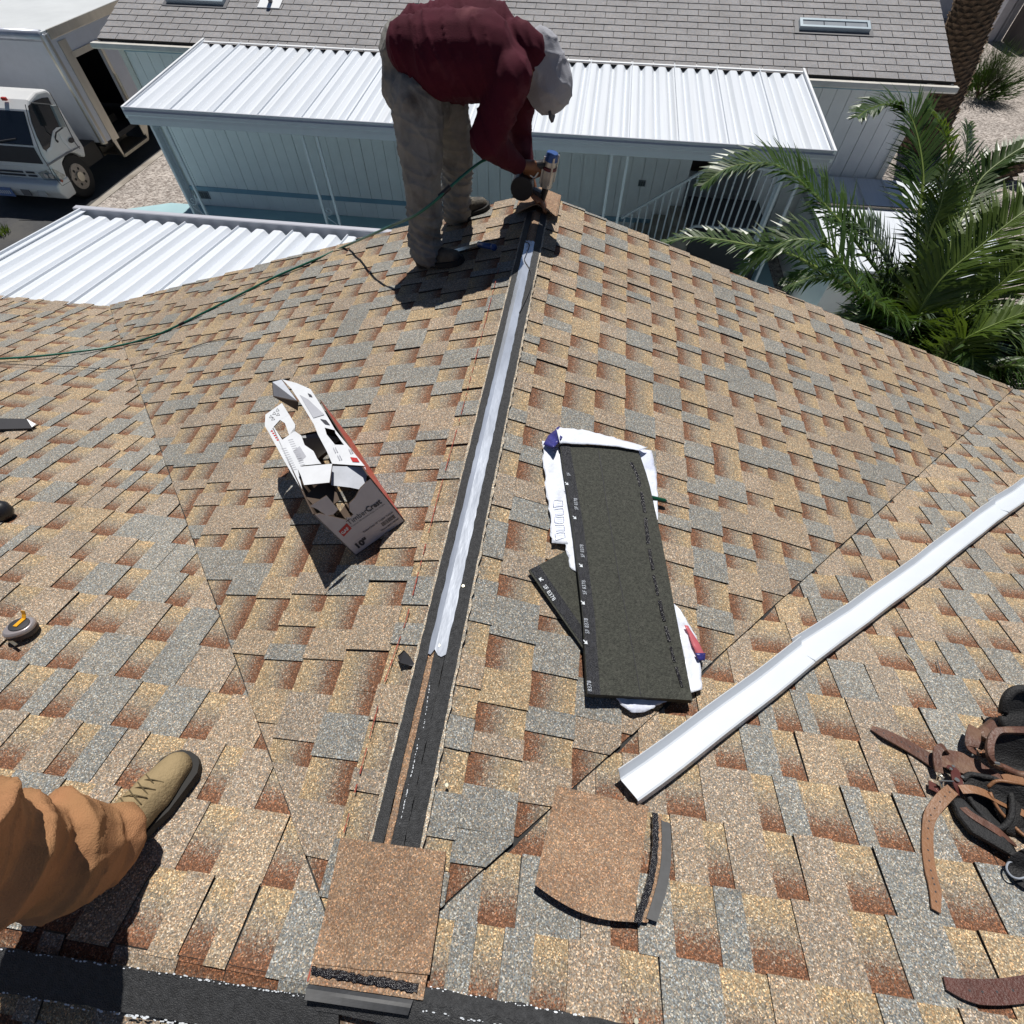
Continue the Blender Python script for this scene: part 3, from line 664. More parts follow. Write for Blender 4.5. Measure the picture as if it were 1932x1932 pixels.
mb = MB(); drape(mb, B4, 16, 16, hB, .005, fn=fB); mb.build('sheet', mCAP, capB, smooth=False)
mb = MB(); drape(mb, [xy(1228, 1533), xy(1238, 1535), xy(1206, 1740), xy(1192, 1738)], 2, 40, .013, .009, fn=lambda u, v: (random.uniform(-.0015, .0015)+.016*math.sin(math.pi*v), 0)); mb.build('sealant_bar', mTAR, capB)
mb = MB(); drape(mb, [xy(1238, 1537), xy(1247, 1540), xy(1220, 1740), xy(1206, 1738)], 2, 14, .006, .006, fn=lambda u, v: (.016*math.sin(math.pi*v), 0)); mb.build('glue_margin', mCAP, capB)
mb = MB(); drape(mb, [xy(1245, 1548), xy(1262, 1554), xy(1237, 1738), xy(1217, 1731)], 3, 14, .010, .003, fn=lambda u, v: (.014*math.sin(math.pi*v), 0)); mb.build('release_film', mFILM, capB)
# ------------------------------------------------------------------ white metal trim (three overlapping lengths)
trim = thing('metal_trim', aM(1400, 1330), 'long white metal roof trim lying diagonally across the shingles on the right', 'metal trim')
TA, TB = aM(1178, 1500), aM(1965, 905); tdir = (TB-TA).normalized(); TNm = Vector((0, ST, CT)); tside = tdir.cross(TNm).normalized()  # to the lower right
mTW = M('white coil metal', (.60, .64, .69), .35, var=.03); mTG = M('metal underside', (.1, .08, .1), .4)
def trim_len(t0, t1, dh, flare0=0):
    prof = [(-.044, .060), (-.041, .063), (-.028, .036), (-.023, .033), (.034, .041), (.039, .038), (.041, .008)]
    mb = MB(); n_ = 10; vs = []
    for j in range(n_+1):
        t = lerp(t0, t1, j/n_); wv = .0025*math.sin(t*5.1)+.0015*math.sin(t*13)
        for (a, h) in prof:
            k = flare0*max(0, 1-(t-t0)/.25) if a < -.02 else 0
            vs.append(TA+tdir*t+tside*(a+wv-k*.012)+TNm*(h+dh+.008-k*.01))
    m_ = len(prof); N_ = len(vs); vs += [v-TNm*.0022-tside*.0004 for v in vs]; f = []
    for j in range(n_):
        for i in range(m_-1): a = j*m_+i; f.append((a, a+m_, a+m_+1, a+1)); f.append((N_+a, N_+a+1, N_+a+m_+1, N_+a+m_))
        for i in (0, m_-1): a = j*m_+i; f.append((a, a+m_, N_+a+m_, N_+a) if i else (a, N_+a, N_+a+m_, a+m_))
    for e in (0, n_):
        for i in range(m_-1): a = e*m_+i; f.append((a, a+1, N_+a+1, N_+a))
    mb.mesh(vs, f); mb.build('trim_length', mTW, trim)
tl = (TB-TA).length
trim_len(0, .83, 0); trim_len(.80, 2.42, .0035, 1); trim_len(2.38, 3.6, .007, 1)
# ------------------------------------------------------------------ open pack of starter strips on its torn wrapper
mPRT2 = M('worn print', (.42, .45, .5), .6, var=.6, vs=200)
pack = thing('shingle_pack', aR(1170, 1100), 'stack of dark felt backed starter shingles on the right slope of the ridge', 'shingle pack')
mBACK = M('dark shingle back', (.046, .048, .038), .8, var=.6, vs=110, bump=.6, bs=260, col2=(.075, .075, .062), cs=60, cr=(.58, .75))
mPACKST = M('printed tar strip', (.02, .021, .026), .4, var=.7, vs=60, bump=.6, bs=200, stretch=(3, 1, 1))
def aRh(px, py, h): return aH(px, py, RHN+h)
def sheet_px(mb, left, right, h, thick, mi=0, m=10):
    # left/right outlines given as pixel polylines of equal length
    R_ = []
    for l, r in zip(left, right):
        row = []
        for i in range(m+1):
            q = aH(lerp(l[0], r[0], i/m), lerp(l[1], r[1], i/m), RHN+.0)
            hh = h(i/m, len(R_)/(len(left)-1)) if callable(h) else h
            row.append(aH(lerp(l[0], r[0], i/m), lerp(l[1], r[1], i/m), RHN+hh))
        R_.append(row)
    W = m+1; vs = [p for r in R_ for p in r]; n = len(vs); vs += [p-Vector((0, 0, thick)) for p in vs]; f = []
    for j in range(len(R_)-1):
        for i in range(m): a = j*W+i; f.append((a+W, a+W+1, a+1, a)); f.append((n+a, n+a+1, n+a+W+1, n+a+W))
        f.append((j*W, n+j*W, n+j*W+W, j*W+W)); f.append((j*W+m, j*W+W+m, n+j*W+W+m, n+j*W+m))
    for i in range(m): f.append((i, i+1, n+i+1, n+i)); b = (len(R_)-1)*W+i; f.append((b, n+b, n+b+1, b+1))
    mb.mesh(vs, f, mi)
def interp(pl_, n):
    # resample a pixel polyline by arc length
    d = [0]
    for a, b in zip(pl_, pl_[1:]): d.append(d[-1]+math.hypot(b[0]-a[0], b[1]-a[1]))
    out = []
    for i in range(n+1):
        t = d[-1]*i/n; k = 0
        while k < len(d)-2 and d[k+1] < t: k += 1
        u = (t-d[k])/(d[k+1]-d[k]); out.append((lerp(pl_[k][0], pl_[k+1][0], u), lerp(pl_[k][1], pl_[k+1][1], u)))
    return out
Lp = interp([(1056, 838), (1080, 990), (1099, 1160), (1108, 1309)], 20); Rp = interp([(1202, 846), (1222, 905), (1245, 1010), (1272, 1150), (1305, 1321)], 20)
mb = MB(); sheet_px(mb, Lp, Rp, lambda u, v: .040+.004*math.sin(3*v), .012, m=14); mb.build('top_sheet', mBACK, pack)
mb = MB(); sheet_px(mb, [(x-1, y+2) for x, y in Lp], [(x+2, y+2) for x, y in Rp], .028, .024, m=14); mb.build('lower_sheets', mBACK, pack)
mb = MB(); Ls = [(x+1, y) for x, y in Lp]; Rs = [(x+19+6*i/20, y+2) for i, (x, y) in enumerate(Lp)]; sheet_px(mb, Ls, Rs, lambda u, v: .0412+.004*math.sin(3*v), .001, m=3); mb.build('tar_strip', mPACKST, pack)
mb = MB()
mids = interp([(1129, 850), (1144, 950), (1166, 1080), (1194, 1230), (1208, 1310)], 20)
sheet_px(mb, mids, [(x+1.2, y) for x, y in mids], lambda u, v: .0414+.004*math.sin(3*v), .001, m=1); mb.build('score_line', mBLACKP, pack)
rb = interp([(1188, 872), (1203, 905), (1212, 960), (1222, 1040), (1240, 1130), (1262, 1220), (1290, 1315)], 46)
k = 0
while k < 44:
    e = min(46, k+random.choice([3, 4, 5])); mb = MB(); seg_ = rb[k:e+1]
    wq = random.uniform(4.5, 7); sheet_px(mb, [(x+random.uniform(-.6, .6), y) for x, y in seg_], [(x+wq+random.uniform(-.8, .8), y) for x, y in seg_], lambda u, v, k=k: .0425+.004*math.sin(3*k/46), .002, m=2); mb.build('sealant_dash', mTAR, pack); k = e+random.choice([1, 1, 2])
def text_mesh(txt, size, origin, xdir, ydir, mat_, parent, name='lettering', bold=0.0, sx=1.0):
    cu = bpy.data.curves.new('t', 'FONT'); cu.body = txt; cu.size = size; cu.offset = bold; cu.resolution_u = 2
    ob = bpy.data.objects.new('t', cu); COL.objects.link(ob); dg = bpy.context.evaluated_depsgraph_get(); me = bpy.data.meshes.new_from_object(ob.evaluated_get(dg))
    bpy.data.objects.remove(ob); bpy.data.curves.remove(cu)
    xd, yd = Vector(xdir).normalized(), Vector(ydir).normalized()
    for v in me.vertices: v.co = Vector(origin)+xd*v.co.x*sx+yd*v.co.y
    me.materials.clear(); me.materials.append(mat_); o = link(name, me, parent); return o
def arrow(mb, o, xd, yd, s_):
    xd, yd = Vector(xd).normalized(), Vector(yd).normalized()
    mb.poly([Vector(o)+xd*a*s_+yd*b*s_ for a, b in ((0, 0), (1, .1), (.62, .42), (1.1, 1.0), (.85, 1.1), (.38, .62), (.08, 1))])
ar = MB()
for (x, y), t_ in (((1076, 898), 'SF'), ((1091, 962), 'SF 8378'), ((1103, 1052), 'SF 8378'), ((1107, 1122), 'SF 8378'), ((1112, 1196), 'SF 8378'), ((1117, 1305), '8378')):
    i = min(range(21), key=lambda q: abs(Lp[q][1]-y)); h_ = .044+.004*math.sin(3*i/20)
    o_ = aH(x, y, RHN+h_); up_ = aH(x-6, y-60, RHN+h_)-o_; rt = aH(x+20, y+2, RHN+h_)-o_
    text_mesh(t_, .019, o_, up_, -rt, mPRT2, pack, 'print', sx=.8)
    ar = MB(); p_ = aH(x-4, y+12, RHN+h_); arrow(ar, p_-up_.normalized()*.012, up_, -rt, .012)
    if t_ != '8378': ar.build('print_mark', mPRINT, pack)
loose = thing('starter_shingle', aR(1060, 1130), 'smaller dark starter shingle sticking out askew from under the felt backed stack', 'shingle')
L2 = interp([(997, 1076), (1045, 1145), (1106, 1232)], 8); R2 = interp([(1066, 1040), (1100, 1100), (1112, 1190)], 8)
mb = MB(); sheet_px(mb, L2, R2, .012, .006, m=6); mb.build('sheet', mBACK, loose)
mb = MB(); sheet_px(mb, [(x+3, y-2) for x, y in L2], [(x+20, y-10) for x, y in L2], .0135, .001, m=2); mb.build('tar_strip', mPACKST, loose)
o_ = aH(1026, 1092, RHN+.016); up_ = aH(1060, 1142, RHN+.016)-o_; rt = aH(1010, 1104, RHN+.016)-o_
text_mesh('SF 8378', .021, aH(1024, 1106, RHN+.016), up_, -rt, mPRINT, loose, 'print', sx=.85)
mb = MB(); arrow(mb, aH(1016, 1092, RHN+.016), up_, -rt, .013); mb.build('print_mark', mPRINT, loose)
# torn plastic wrapper
wrp = thing('plastic_wrapper', aR(1150, 1000), 'torn white plastic wrapper showing round the edges of the dark starter pack', 'wrapper')
mWRAP = M('white film', (.74, .78, .86), .35, var=.06, vs=12, bump=.5, bs=35, col2=(.62, .66, .82), cs=5, cr=(.5, .7))
mWBLUE = M('navy printed film', (.035, .035, .19), .35, var=.3, vs=30, bump=.4, bs=50); mWREDP = M('red printed film', (.5, .12, .14), .4); mWGREY = M('grey printed film', (.42, .42, .5), .4)
def ragged(pl_, n, amp):
    q = interp(pl_, n); return [(x+random.uniform(-amp, amp), y+random.uniform(-amp, amp)) for x, y in q]
def wsheet(name, l, r, n, m, mat_, h=.012, amp=2.0, hf=None, parent=wrp):
    mb = MB(); sheet_px(mb, ragged(l, n, amp), ragged(r, n, amp*.4), hf or (lambda u, v: h+.006*noise.noise(Vector((u*4, v*9, h*99)))), .0015, m=m); return mb.build(name, mat_, parent, smooth=True)
wsheet('side_film', [(1022, 832), (1030, 920), (1038, 980), (1040, 1025)], [(1062, 838), (1078, 920), (1086, 990), (1100, 1030)], 24, 6, mWRAP, .014)
wsheet('side_film', [(1062, 1015), (1072, 1050), (1078, 1075)], [(1092, 1015), (1096, 1050), (1090, 1080)], 8, 3, mWRAP, .016)
wsheet('top_film', [(1050, 806), (1110, 812), (1160, 826), (1222, 844)], [(1056, 836), (1110, 838), (1160, 842), (1206, 850)], 26, 6, mWRAP, amp=1.2, hf=lambda u, v: .052-.03*(1-u)**2+.012*math.sin(8*v+3*u)*(1-u))
wsheet('corner_film', [(1056, 803), (1038, 818), (1024, 838)], [(1062, 824), (1052, 836), (1044, 846)], 8, 4, mWBLUE, amp=1, hf=lambda u, v: .05-.03*(1-u)+.01*math.sin(9*v))
wsheet('side_film', [(1196, 846), (1215, 900), (1228, 960), (1238, 1005)], [(1229, 850), (1238, 890), (1241, 935), (1242, 975)], 22, 5, mWRAP, .013)
wsheet('side_film', [(1262, 1130), (1290, 1240), (1300, 1308)], [(1284, 1150), (1316, 1205), (1326, 1300)], 24, 6, mWRAP, .014, 2.5)
wsheet('printed_film', [(1292, 1180), (1306, 1215), (1316, 1238)], [(1298, 1180), (1320, 1215), (1332, 1240)], 8, 2, mWREDP, .024, .8)
wsheet('printed_film', [(1312, 1232), (1318, 1246)], [(1331, 1232), (1330, 1246)], 3, 2, mWBLUE, .027, .8)
wsheet('bottom_film', [(1155, 1310), (1172, 1330), (1190, 1345), (1215, 1343), (1262, 1322)], [(1158, 1300), (1180, 1306), (1200, 1308), (1230, 1310), (1268, 1314)], 20, 4, mWRAP, .012, 1.5)
mb = MB()
for k in range(5):
    y_ = 940+k*15; a_ = [aH(*q, RHN+.026) for q in ((1044+k, y_), (1062+k, y_-2), (1063+k, y_+9), (1045+k, y_+11))]
    for i in range(3 if k % 2 else 4): mb.bar(a_[i], a_[(i+1) % 4], .002, .0004)
o = mb.build('pale_print', M('pale print', (.55, .58, .8), .4), wrp); o['kind'] = 'stuff'
mk = thing('marker_pen', aR(1248, 944), 'green marker pen poking out from under the white wrapper', 'marker')
mb = MB(); mb.tube([aRh(1225, 938, .014), aRh(1254, 945, .012)], .009, 12); mb.build('barrel', M('green plastic', (.005, .06, .03), .3), mk, smooth=False)
mb = MB(); mb.tube([aRh(1254, 945, .012), aRh(1257, 946, .012)], .0065, 10); mb.build('end_plug', mBLACKP, mk)
# ------------------------------------------------------------------ cardboard box
bx_ = thing('cardboard_box', (-.5, 1.2, -.1), 'torn open white and red shingle carton standing on the left slope', 'carton')
A_ = aL(670, 1048, .014); B_ = aL(764, 982, .014)
e1 = (B_-A_); BW = e1.length; e1.normalize()
BH = .245; vv = Vector((-.40, .46, -.135)); e3 = (vv-e1*vv.dot(e1)).normalized(); e2 = e1.cross(e3).normalized()
if e2.z < 0: e2 = -e2
BL = .60
def bp(u, h, w_): return A_+e1*u+e2*h+e3*w_
def ptop(px, py, h=None):
    c = A_+e2*(BH if h is None else h); return at(px, py, e2, c.dot(e2))
mCARD = M('white carton', (.66, .68, .71), .6, var=.07, vs=14); mCARDG = M('carton end', (.60, .56, .56), .6, var=.06, vs=10); mCARDR = M('red carton', (.42, .05, .035), .45, var=.2, vs=20, col2=(.5, .2, .15), cs=14, cr=(.6, .7)); mKRAFTSHADE = M('shade darkened kraft', (.075, .05, .035), .8, var=.15)  # kraft brown darkened: the shade inside the carton is painted into its colour
def panel(name, pts, mat_, th=.004, nrm=None, parent=bx_):
    mb = MB(); pts = [Vector(p) for p in pts]
    nrm = Vector(nrm) if nrm is not None else (pts[1]-pts[0]).cross(pts[2]-pts[1]).normalized()
    n = len(pts); lo = [p-nrm*th for p in pts]
    mb.poly(pts, 0); mb.poly(lo[::-1], 1)
    for i in range(n): j = (i+1) % n; mb.poly([pts[i], lo[i], lo[j], pts[j]], 1)
    return mb.build(name, [mat_, mKRAFTSHADE], parent)
# front end with its torn upper edge and a notch
fe = [(0, 0), (1, 0), (1, .94), (.78, .90), (.62, .82), (.50, .80), (.43, .70), (.44, .62), (.38, .60), (.33, .64), (.30, .60), (.08, .93), (0, .96)]
fp = panel('front_panel', [bp(u*BW, h*BH, 0) for u, h in fe], mCARDG, .004, -e3)
panel('side_panel', [bp(BW, 0, 0), bp(BW, 0, BL), bp(BW, BH*.9, BL*.98), bp(BW, BH, BL*.75), bp(BW, BH, 0)], mCARDR, .004, e1)
panel('side_panel', [bp(0, 0, 0), bp(0, BH*.98, 0), bp(0, BH, BL*.2), bp(0, BH, BL*.93), bp(0, 0, BL*.93)], mCARD, .004, -e1)
panel('bottom_panel', [bp(0, 0.002, 0), bp(BW, 0.002, 0), bp(BW, 0.002, BL), bp(0, 0.002, BL*.93)], mKRAFTSHADE, .003, e2)
panel('back_panel', [bp(0, 0, BL*.93), bp(BW, 0, BL), bp(BW, BH*.7, BL), bp(.6*BW, BH*.45, BL), bp(0, BH*.8, BL*.93)], mCARD, .004, e3)
# left torn flap with a square hand hole, built as strips round the hole
def pz(zx, zy): return (483+zx*.2083, 684.25+zy*.2083)
def topflap(name, pxs, h=None, mat_=mCARD, th=.003):
    return panel(name, [ptop(*pz(*q), h) for q in pxs], mat_, th, e2)
lf = [(80, 575), (85, 470), (235, 365), (262, 400), (300, 470), (355, 560), (350, 610), (300, 655), (262, 545), (215, 515), (160, 580), (238, 700), (300, 655), (410, 650), (440, 740), (520, 790), (590, 912), (450, 925), (375, 950), (425, 1175)]
topflap('torn_flap', [(80, 575), (85, 470), (235, 365), (262, 400), (300, 470), (215, 515), (160, 580), (238, 700), (425, 1175)][:0] or [(80, 575), (85, 470), (235, 365), (300, 470), (215, 520), (160, 580), (120, 640)])
topflap('torn_flap', [(120, 640), (160, 580), (240, 695), (425, 1175)][:0] or [(120, 642), (162, 582), (238, 698), (300, 655), (355, 580), (352, 620), (410, 660), (440, 745), (520, 800), (555, 870), (590, 915), (430, 930), (375, 950), (425, 1175), (250, 880)])
topflap('torn_flap', [(300, 468), (355, 560), (352, 620), (300, 654), (262, 548), (217, 518)])
rf = [(235, 150), (370, 185), (495, 240), (560, 340), (640, 470), (715, 610), (620, 585), (640, 650), (715, 740), (795, 745), (715, 610), (985, 935), (690, 915), (655, 860), (600, 740), (560, 650), (525, 560), (440, 420), (385, 335), (330, 240)]
topflap('printed_flap', [(235, 150), (370, 185), (495, 240), (600, 405), (622, 590), (560, 650), (525, 560), (440, 420), (385, 335), (320, 235)], BH+.004)
topflap('printed_flap', [(600, 405), (712, 600), (715, 612), (622, 588)], BH+.004)
topflap('printed_flap', [(712, 602), (985, 935), (690, 915), (640, 800), (560, 650), (622, 588), (640, 650), (715, 742), (797, 745), (720, 640)], BH+.004)
# curled back end piece, shaded
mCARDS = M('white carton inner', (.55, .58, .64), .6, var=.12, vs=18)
a = ptop(*pz(235, 150), BH+.003); b = ptop(*pz(385, 355), BH+.003)
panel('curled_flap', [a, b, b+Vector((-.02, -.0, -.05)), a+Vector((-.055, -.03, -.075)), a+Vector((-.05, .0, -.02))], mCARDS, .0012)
# front flaps folded over
f1 = [pz(370, 945), pz(690, 915), pz(665, 1085), pz(435, 1108), pz(405, 1020)]
panel('folded_flap', [ptop(*q, BH+.03-.0*i) for i, q in enumerate(f1)], mCARD, .004, e2)
f2 = [pz(680, 935), pz(990, 945), pz(1005, 1000), pz(990, 1160), pz(900, 1140), pz(850, 1130), pz(680, 1110)]
c_ = bp(BW*.5, BH, .0)
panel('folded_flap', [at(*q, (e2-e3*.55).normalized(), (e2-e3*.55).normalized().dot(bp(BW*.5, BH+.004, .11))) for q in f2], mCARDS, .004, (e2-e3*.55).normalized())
panel('dark_blue_flap', [bp(0.0, BH*.97, .10), bp(BW*.48, BH*.93, .14), bp(BW*.40, BH*.80, .04), bp(.02, BH*.90, .005)], M('blue printed carton', (.07, .1, .2), .5), .003)
panel('bent_tab', [at(*pz(*q), e3, (A_+e3*-.012).dot(e3)) for q in ((490, 1300), (640, 1205), (745, 1330), (700, 1375), (640, 1385), (590, 1350), (540, 1320))], mCARDG, .003, -e3)
# printing on the box
def bt(txt, size, u, h, bold=0.0, mat_=mBLACKP, sx=1.0, ang=0): return text_mesh(txt, size, bp(u, h, -.0015), e1*math.cos(ang)+e2*math.sin(ang), e2*math.cos(ang)-e1*math.sin(ang), mat_, fp, 'lettering', bold, sx)
mINK = M('grey ink', (.05, .05, .06), .6)
bt('Timber', .032, .056, .124, 0, mINK, .76); bt('Crest', .032, .127, .124, .001, mINK, .74)
bt('Premium SBS-Modified Ridge Cap Shingles', .0075, .058, .112, 0, mINK); bt('TimberCrest 10" Copper Canyon', .011, .072, .062, .0002, mINK, .78); bt('Wood 0897178DPD', .0085, .12, .022, .0002, mINK)
bt('10"', .034, .020, .020, .002, mINK)
mb = MB(); mb.poly([bp(*q, -.001) for q in ((.018, .098), (.055, .108), (.055, .138), (.018, .128))]); mb.build('logo_patch', mRED, fp)
bt('GAF', .017, .021, .108, .0006, mWHITE, .9, .18)
mb = MB(); x_ = .135
while x_ < .185:
    w_ = random.choice([.0008, .0012, .002]); mb.poly([bp(*q, -.001) for q in ((x_, .036), (x_+w_, .036), (x_+w_, .054), (x_, .054))]); x_ += w_+random.choice([.0008, .0014])
mb.build('barcode', mINK, fp)
def tp(q, h=BH+.0062): return ptop(*pz(*q), h)
mPALE = M('pale grey ink', (.42, .43, .47), .6); mb = MB()
for r in range(11):
    for (x0, y0, x1, y1) in ((330, 700, 370, 690), (270, 780, 330, 760), (400, 850, 470, 830)):
        sx_, sy_ = r*9.5, r*19; mb.poly([tp((x0-40+sx_+x_, y0+sy_+y_), BH+.0006) for x_, y_ in ((0, 0), (44, -10), (46, -4), (2, 6))])
o = mb.build('small_print', mPALE, bx_); o['kind'] = 'stuff'
mb = MB(); mb.poly([tp(q, BH+.0006) for q in ((335, 800), (395, 755), (455, 850), (395, 900))]); mb.poly([tp(q) for q in ((395, 290), (470, 330), (620, 470), (520, 500))]); mb.build('pale_picture', mPALE, bx_)
mb = MB(); mb.poly([tp(q) for q in ((580, 508), (635, 520), (672, 565), (625, 555))]); mb.poly([tp(q) for q in ((468, 275), (500, 290), (512, 312), (482, 305))]); mb.build('dark_print', mINK, bx_)
mb = MB(); mb.poly([tp(q) for q in ((853, 855), (915, 862), (938, 900), (875, 897))]); mb.build('red_logo', mRED, bx_)
mb = MB()
for k in range(5): mb.poly([tp(q, BH+.0008) for q in ((132+k*13, 615+k*20), (150+k*13, 612+k*20), (156+k*13, 622+k*20), (138+k*13, 627+k*20))])
o = mb.build('red_print', mRED, bx_); o['kind'] = 'stuff'
mb = MB()
for (x0, y0) in ((120, 500), (150, 470), (180, 440), (140, 520), (185, 480)):
    for a, b in (((0, 0), (14, -26)), ((14, -26), (30, -4)), ((30, -4), (0, 0))): mb.bar(tp((x0+a[0], y0+a[1]), BH+.001), tp((x0+b[0], y0+b[1]), BH+.001), .0012, .0004, up=e2)
o = mb.build('diagram_print', mINK, bx_); o['kind'] = 'stuff'
mb = MB()
for (x0, y0) in ((700, 770), (718, 766), (738, 838), (756, 834), (840, 780), (856, 776)):
    mb.bar(tp((x0, y0), BH+.0066), tp((x0+22, y0+44), BH+.0066), .003, .0004, up=e2)
o = mb.build('small_print', mPALE, bx_); o['kind'] = 'stuff'
# ------------------------------------------------------------------ tape measure
tm = thing('tape_measure', aM(50, 1195), 'silver and black tape measure with a yellow blade tab standing up on the left slope', 'tape measure')
c0 = aM(48, 1192, .016); ux = (aM(88, 1198, .016)-c0).normalized(); un = Vector((0, ST, CT)); uy = un.cross(ux).normalized()
mTMS = M('silver plastic', (.42, .38, .38), .3, .5, var=.05); mTMD = M('dark rubber', (.045, .035, .038), .5)
def ringp(r, h, k, n=28, dx=0): return [c0+ux*(r*math.cos(2*math.pi*i/n)*k+dx)+uy*(r*math.sin(2*math.pi*i/n))+un*h for i in range(n)]
def loft(name, rings, mat_, parent, smooth=True):
    mb = MB(); n = len(rings[0]); vs = [p for r in rings for p in r]; f = [tuple(range(n))[::-1], tuple((len(rings)-1)*n+i for i in range(n))]
    for j in range(len(rings)-1):
        for i in range(n): f.append((j*n+i, j*n+(i+1) % n, (j+1)*n+(i+1) % n, (j+1)*n+i))
    mb.mesh(vs, f); return mb.build(name, mat_, parent, smooth=smooth, bevel=.0015)
def tri_ring(r, h, wob=.22): return [c0+(ux*math.cos(a_)+uy*math.sin(a_))*(r*(1+wob*max(0, math.cos((a_+2.0)/1.0))**5))+un*h for a_ in [2*math.pi*i/36 for i in range(36)]]
loft('case_back', [tri_ring(.034, .0), tri_ring(.038, .004), tri_ring(.038, .020)], mTMD, tm)
loft('case_front', [tri_ring(.039, .0205), tri_ring(.039, .029), tri_ring(.034, .036)], mTMS, tm)
loft('face', [ringp(.027, .0362, 1.1), ringp(.026, .0395, 1.1)], mBLACKP, tm)
mYEL = M('yellow tab', (.75, .36, .01), .4)
mb = MB(); p0 = c0+un*.041; mb.bar(p0-uy*.012, p0+uy*.020, .013, .004, up=un); mb.build('lock_slide', mYEL, tm)
mb = MB(); q0 = p0+uy*.020; mb.ribbon([q0, q0+un*.012+uy*.008, q0+un*.026+uy*.012], .014, ux, .0015); mb.build('blade_tab', mYEL, tm)
mb = MB(); q0 = c0-uy*.046+ux*.0; mb.bar(q0+un*.012, q0+un*.012-uy*.010+ux*.03, .008, .003, up=un); mb.build('end_hook', M('steel hook', (.5, .45, .35), .3, .9), tm)
# small things at the left edge
t_ = thing('flashing_piece', aM(20, 815), 'short black metal flashing with a white turned end at the left edge', 'flashing')
mb = MB(); p, q, r_, s_ = aM(-90, 788, .05), aM(50, 790, .045), aM(60, 808, .02), aM(-90, 812, .02); mb.prism([p, q, r_, s_], (0, 0, -.004)); mb.build('face', mBLACKP, t_)
mb = MB(); mb.prism([aM(50, 790, .045), aM(60, 806, .02), aM(68, 800, .025)], (0, 0, -.002)); mb.build('end_return', mWHITE, t_)
t_ = tag(None or thing('shoe', aM(5, 968), '', 'x'), 'black shoe toe just entering the frame at the far left edge', 'shoe')
mb = MB(); pts = [aM(-60, 968, .03), aM(-20, 966, .035), aM(10, 966, .032), aM(24, 967, .025)]; mb.tube(pts, [.06, .055, .045, .02], 16, flat=.75); mb.build('upper', M('black leather', (.015, .015, .018), .35), t_, smooth=True)
mb = MB(); pts = [aM(-60, 978, .008), aM(0, 976, .008), aM(27, 972, .009)]; mb.tube(pts, [.055, .05, .022], 14, flat=.2); mb.build('sole', mBLACKP, t_, smooth=True)
# scrap of felt, nails, straw
sc = MB(); P_ = [aL(*q, h) for q, h in (((750, 1238), .03), ((762, 1226), .05), ((775, 1240), .022), ((785, 1258), .02), ((766, 1254), .028), ((755, 1250), .04))]; sc.prism(P_, (0, 0, -.004)); tag(sc.build('felt_scrap', mBLACKP), 'curled black felt scrap beside the ridge strip', 'scrap')
for (a, b), lb in ((((1604, 1245), (1608, 1265)), 'thin grey nail lying on the tan shingles below the white trim'), (((1533, 1223), (1548, 1240)), 'pale wood splinter on the shingles right of the trim joint')):
    mb = MB(); pa, pb = aM(a[0]+595-0, a[1]+0, .012) if False else aM(a[0]+(100 if 'x' in lb[:0] else 0), a[1], .012), aM(b[0], b[1], .012)
mb = MB(); mb.tube([aM(2196*.805, 1522*.805+19, .014), aM(2206*.805, 1560*.805+17, .014)], .0014, 6); tag(mb.build('nail', M('nail steel', (.3, .3, .3), .4, .8)), 'thin grey nail on the tan shingles below the white trim', 'nail')
mb = MB(); mb.tube([aM(1711, 1235, .014), aM(1724, 1249, .016)], .002, 5); tag(mb.build('wood_splinter', M('pale wood', (.6, .48, .28), .7)), 'pale wood splinter on the shingles right of the white trim', 'splinter')
mWAD = M('pale nail head', (.6, .58, .45), .4, .3)
for (x, y) in ((843, 1481), (1200-0, 1926), (874, 1106), (828, 1218)):
    c_ = aH(x, y, RHN+.006); mb = MB(); mb.tube([c_, c_+Vector((0, 0, .003))], .0045, 10); mb.build('nail_head', mWAD, roof)
# dark wire on the left slope and over the ridge foil
def hose(name, pxs, rad, mat_, label, cat, n=10, h=None):
    pts = bez([aH(x, y, RHN+(h_ if h is None else h)) if pl_ is None else aY(x, y, pl_) for (x, y, h_, pl_) in pxs], n)
    mb = MB(); mb.tube(pts, rad, 8); return tag(mb.build(name, mat_, smooth=True), label, cat)
hose('wire', [(-40, 684, 0, None), (0, 686, 0, None), (80, 690, 0, None), (147, 692, 0, None), (197, 697, 0, None), (247, 690, 0, None), (300, 673, 0, None), (347, 660, 0, None), (402, 643, 0, None), (450, 634, 0, None)], .0022, mBLACKP, 'thin black cord running below the green hose on the left slope', 'cord', h=.004)
hose('wire_offcut', [(990, 455, 0, None), (999, 462, 0, None), (992, 482, 0, None), (990, 492, 0, None), (1002, 515, 0, None), (1000, 545, 0, None), (980, 590, 0, None)], .0022, mBLACKP, 'thin black wire loop lying over the silver ridge foil', 'wire', h=.012)
# ------------------------------------------------------------------ BOX TRUCK
XS = -9.8; RZ = GZ-.112
truck = thing('box_truck', (-10.9, 12.5, RZ), 'white box truck with an open side door parked on the street at the far left', 'truck')
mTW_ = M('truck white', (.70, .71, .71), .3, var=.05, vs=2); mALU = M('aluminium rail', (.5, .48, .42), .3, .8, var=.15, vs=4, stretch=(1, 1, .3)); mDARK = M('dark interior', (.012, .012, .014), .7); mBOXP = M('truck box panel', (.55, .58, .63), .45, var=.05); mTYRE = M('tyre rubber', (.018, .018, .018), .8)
mGLASS = M('dark glass', (.012, .016, .022), .08, var=.2, spec=.8); mWRF = M('truck roof', (.66, .68, .68), .35, var=.08, vs=1.5)
BX0, BX1, BY0, BY1, BZ0, BZ1 = -12.15, XS, 11.22, 16.6, -2.92, -1.24
dy0, dy1, dzt = 11.68, 12.42, -1.66
mb = MB()
T_ = .05
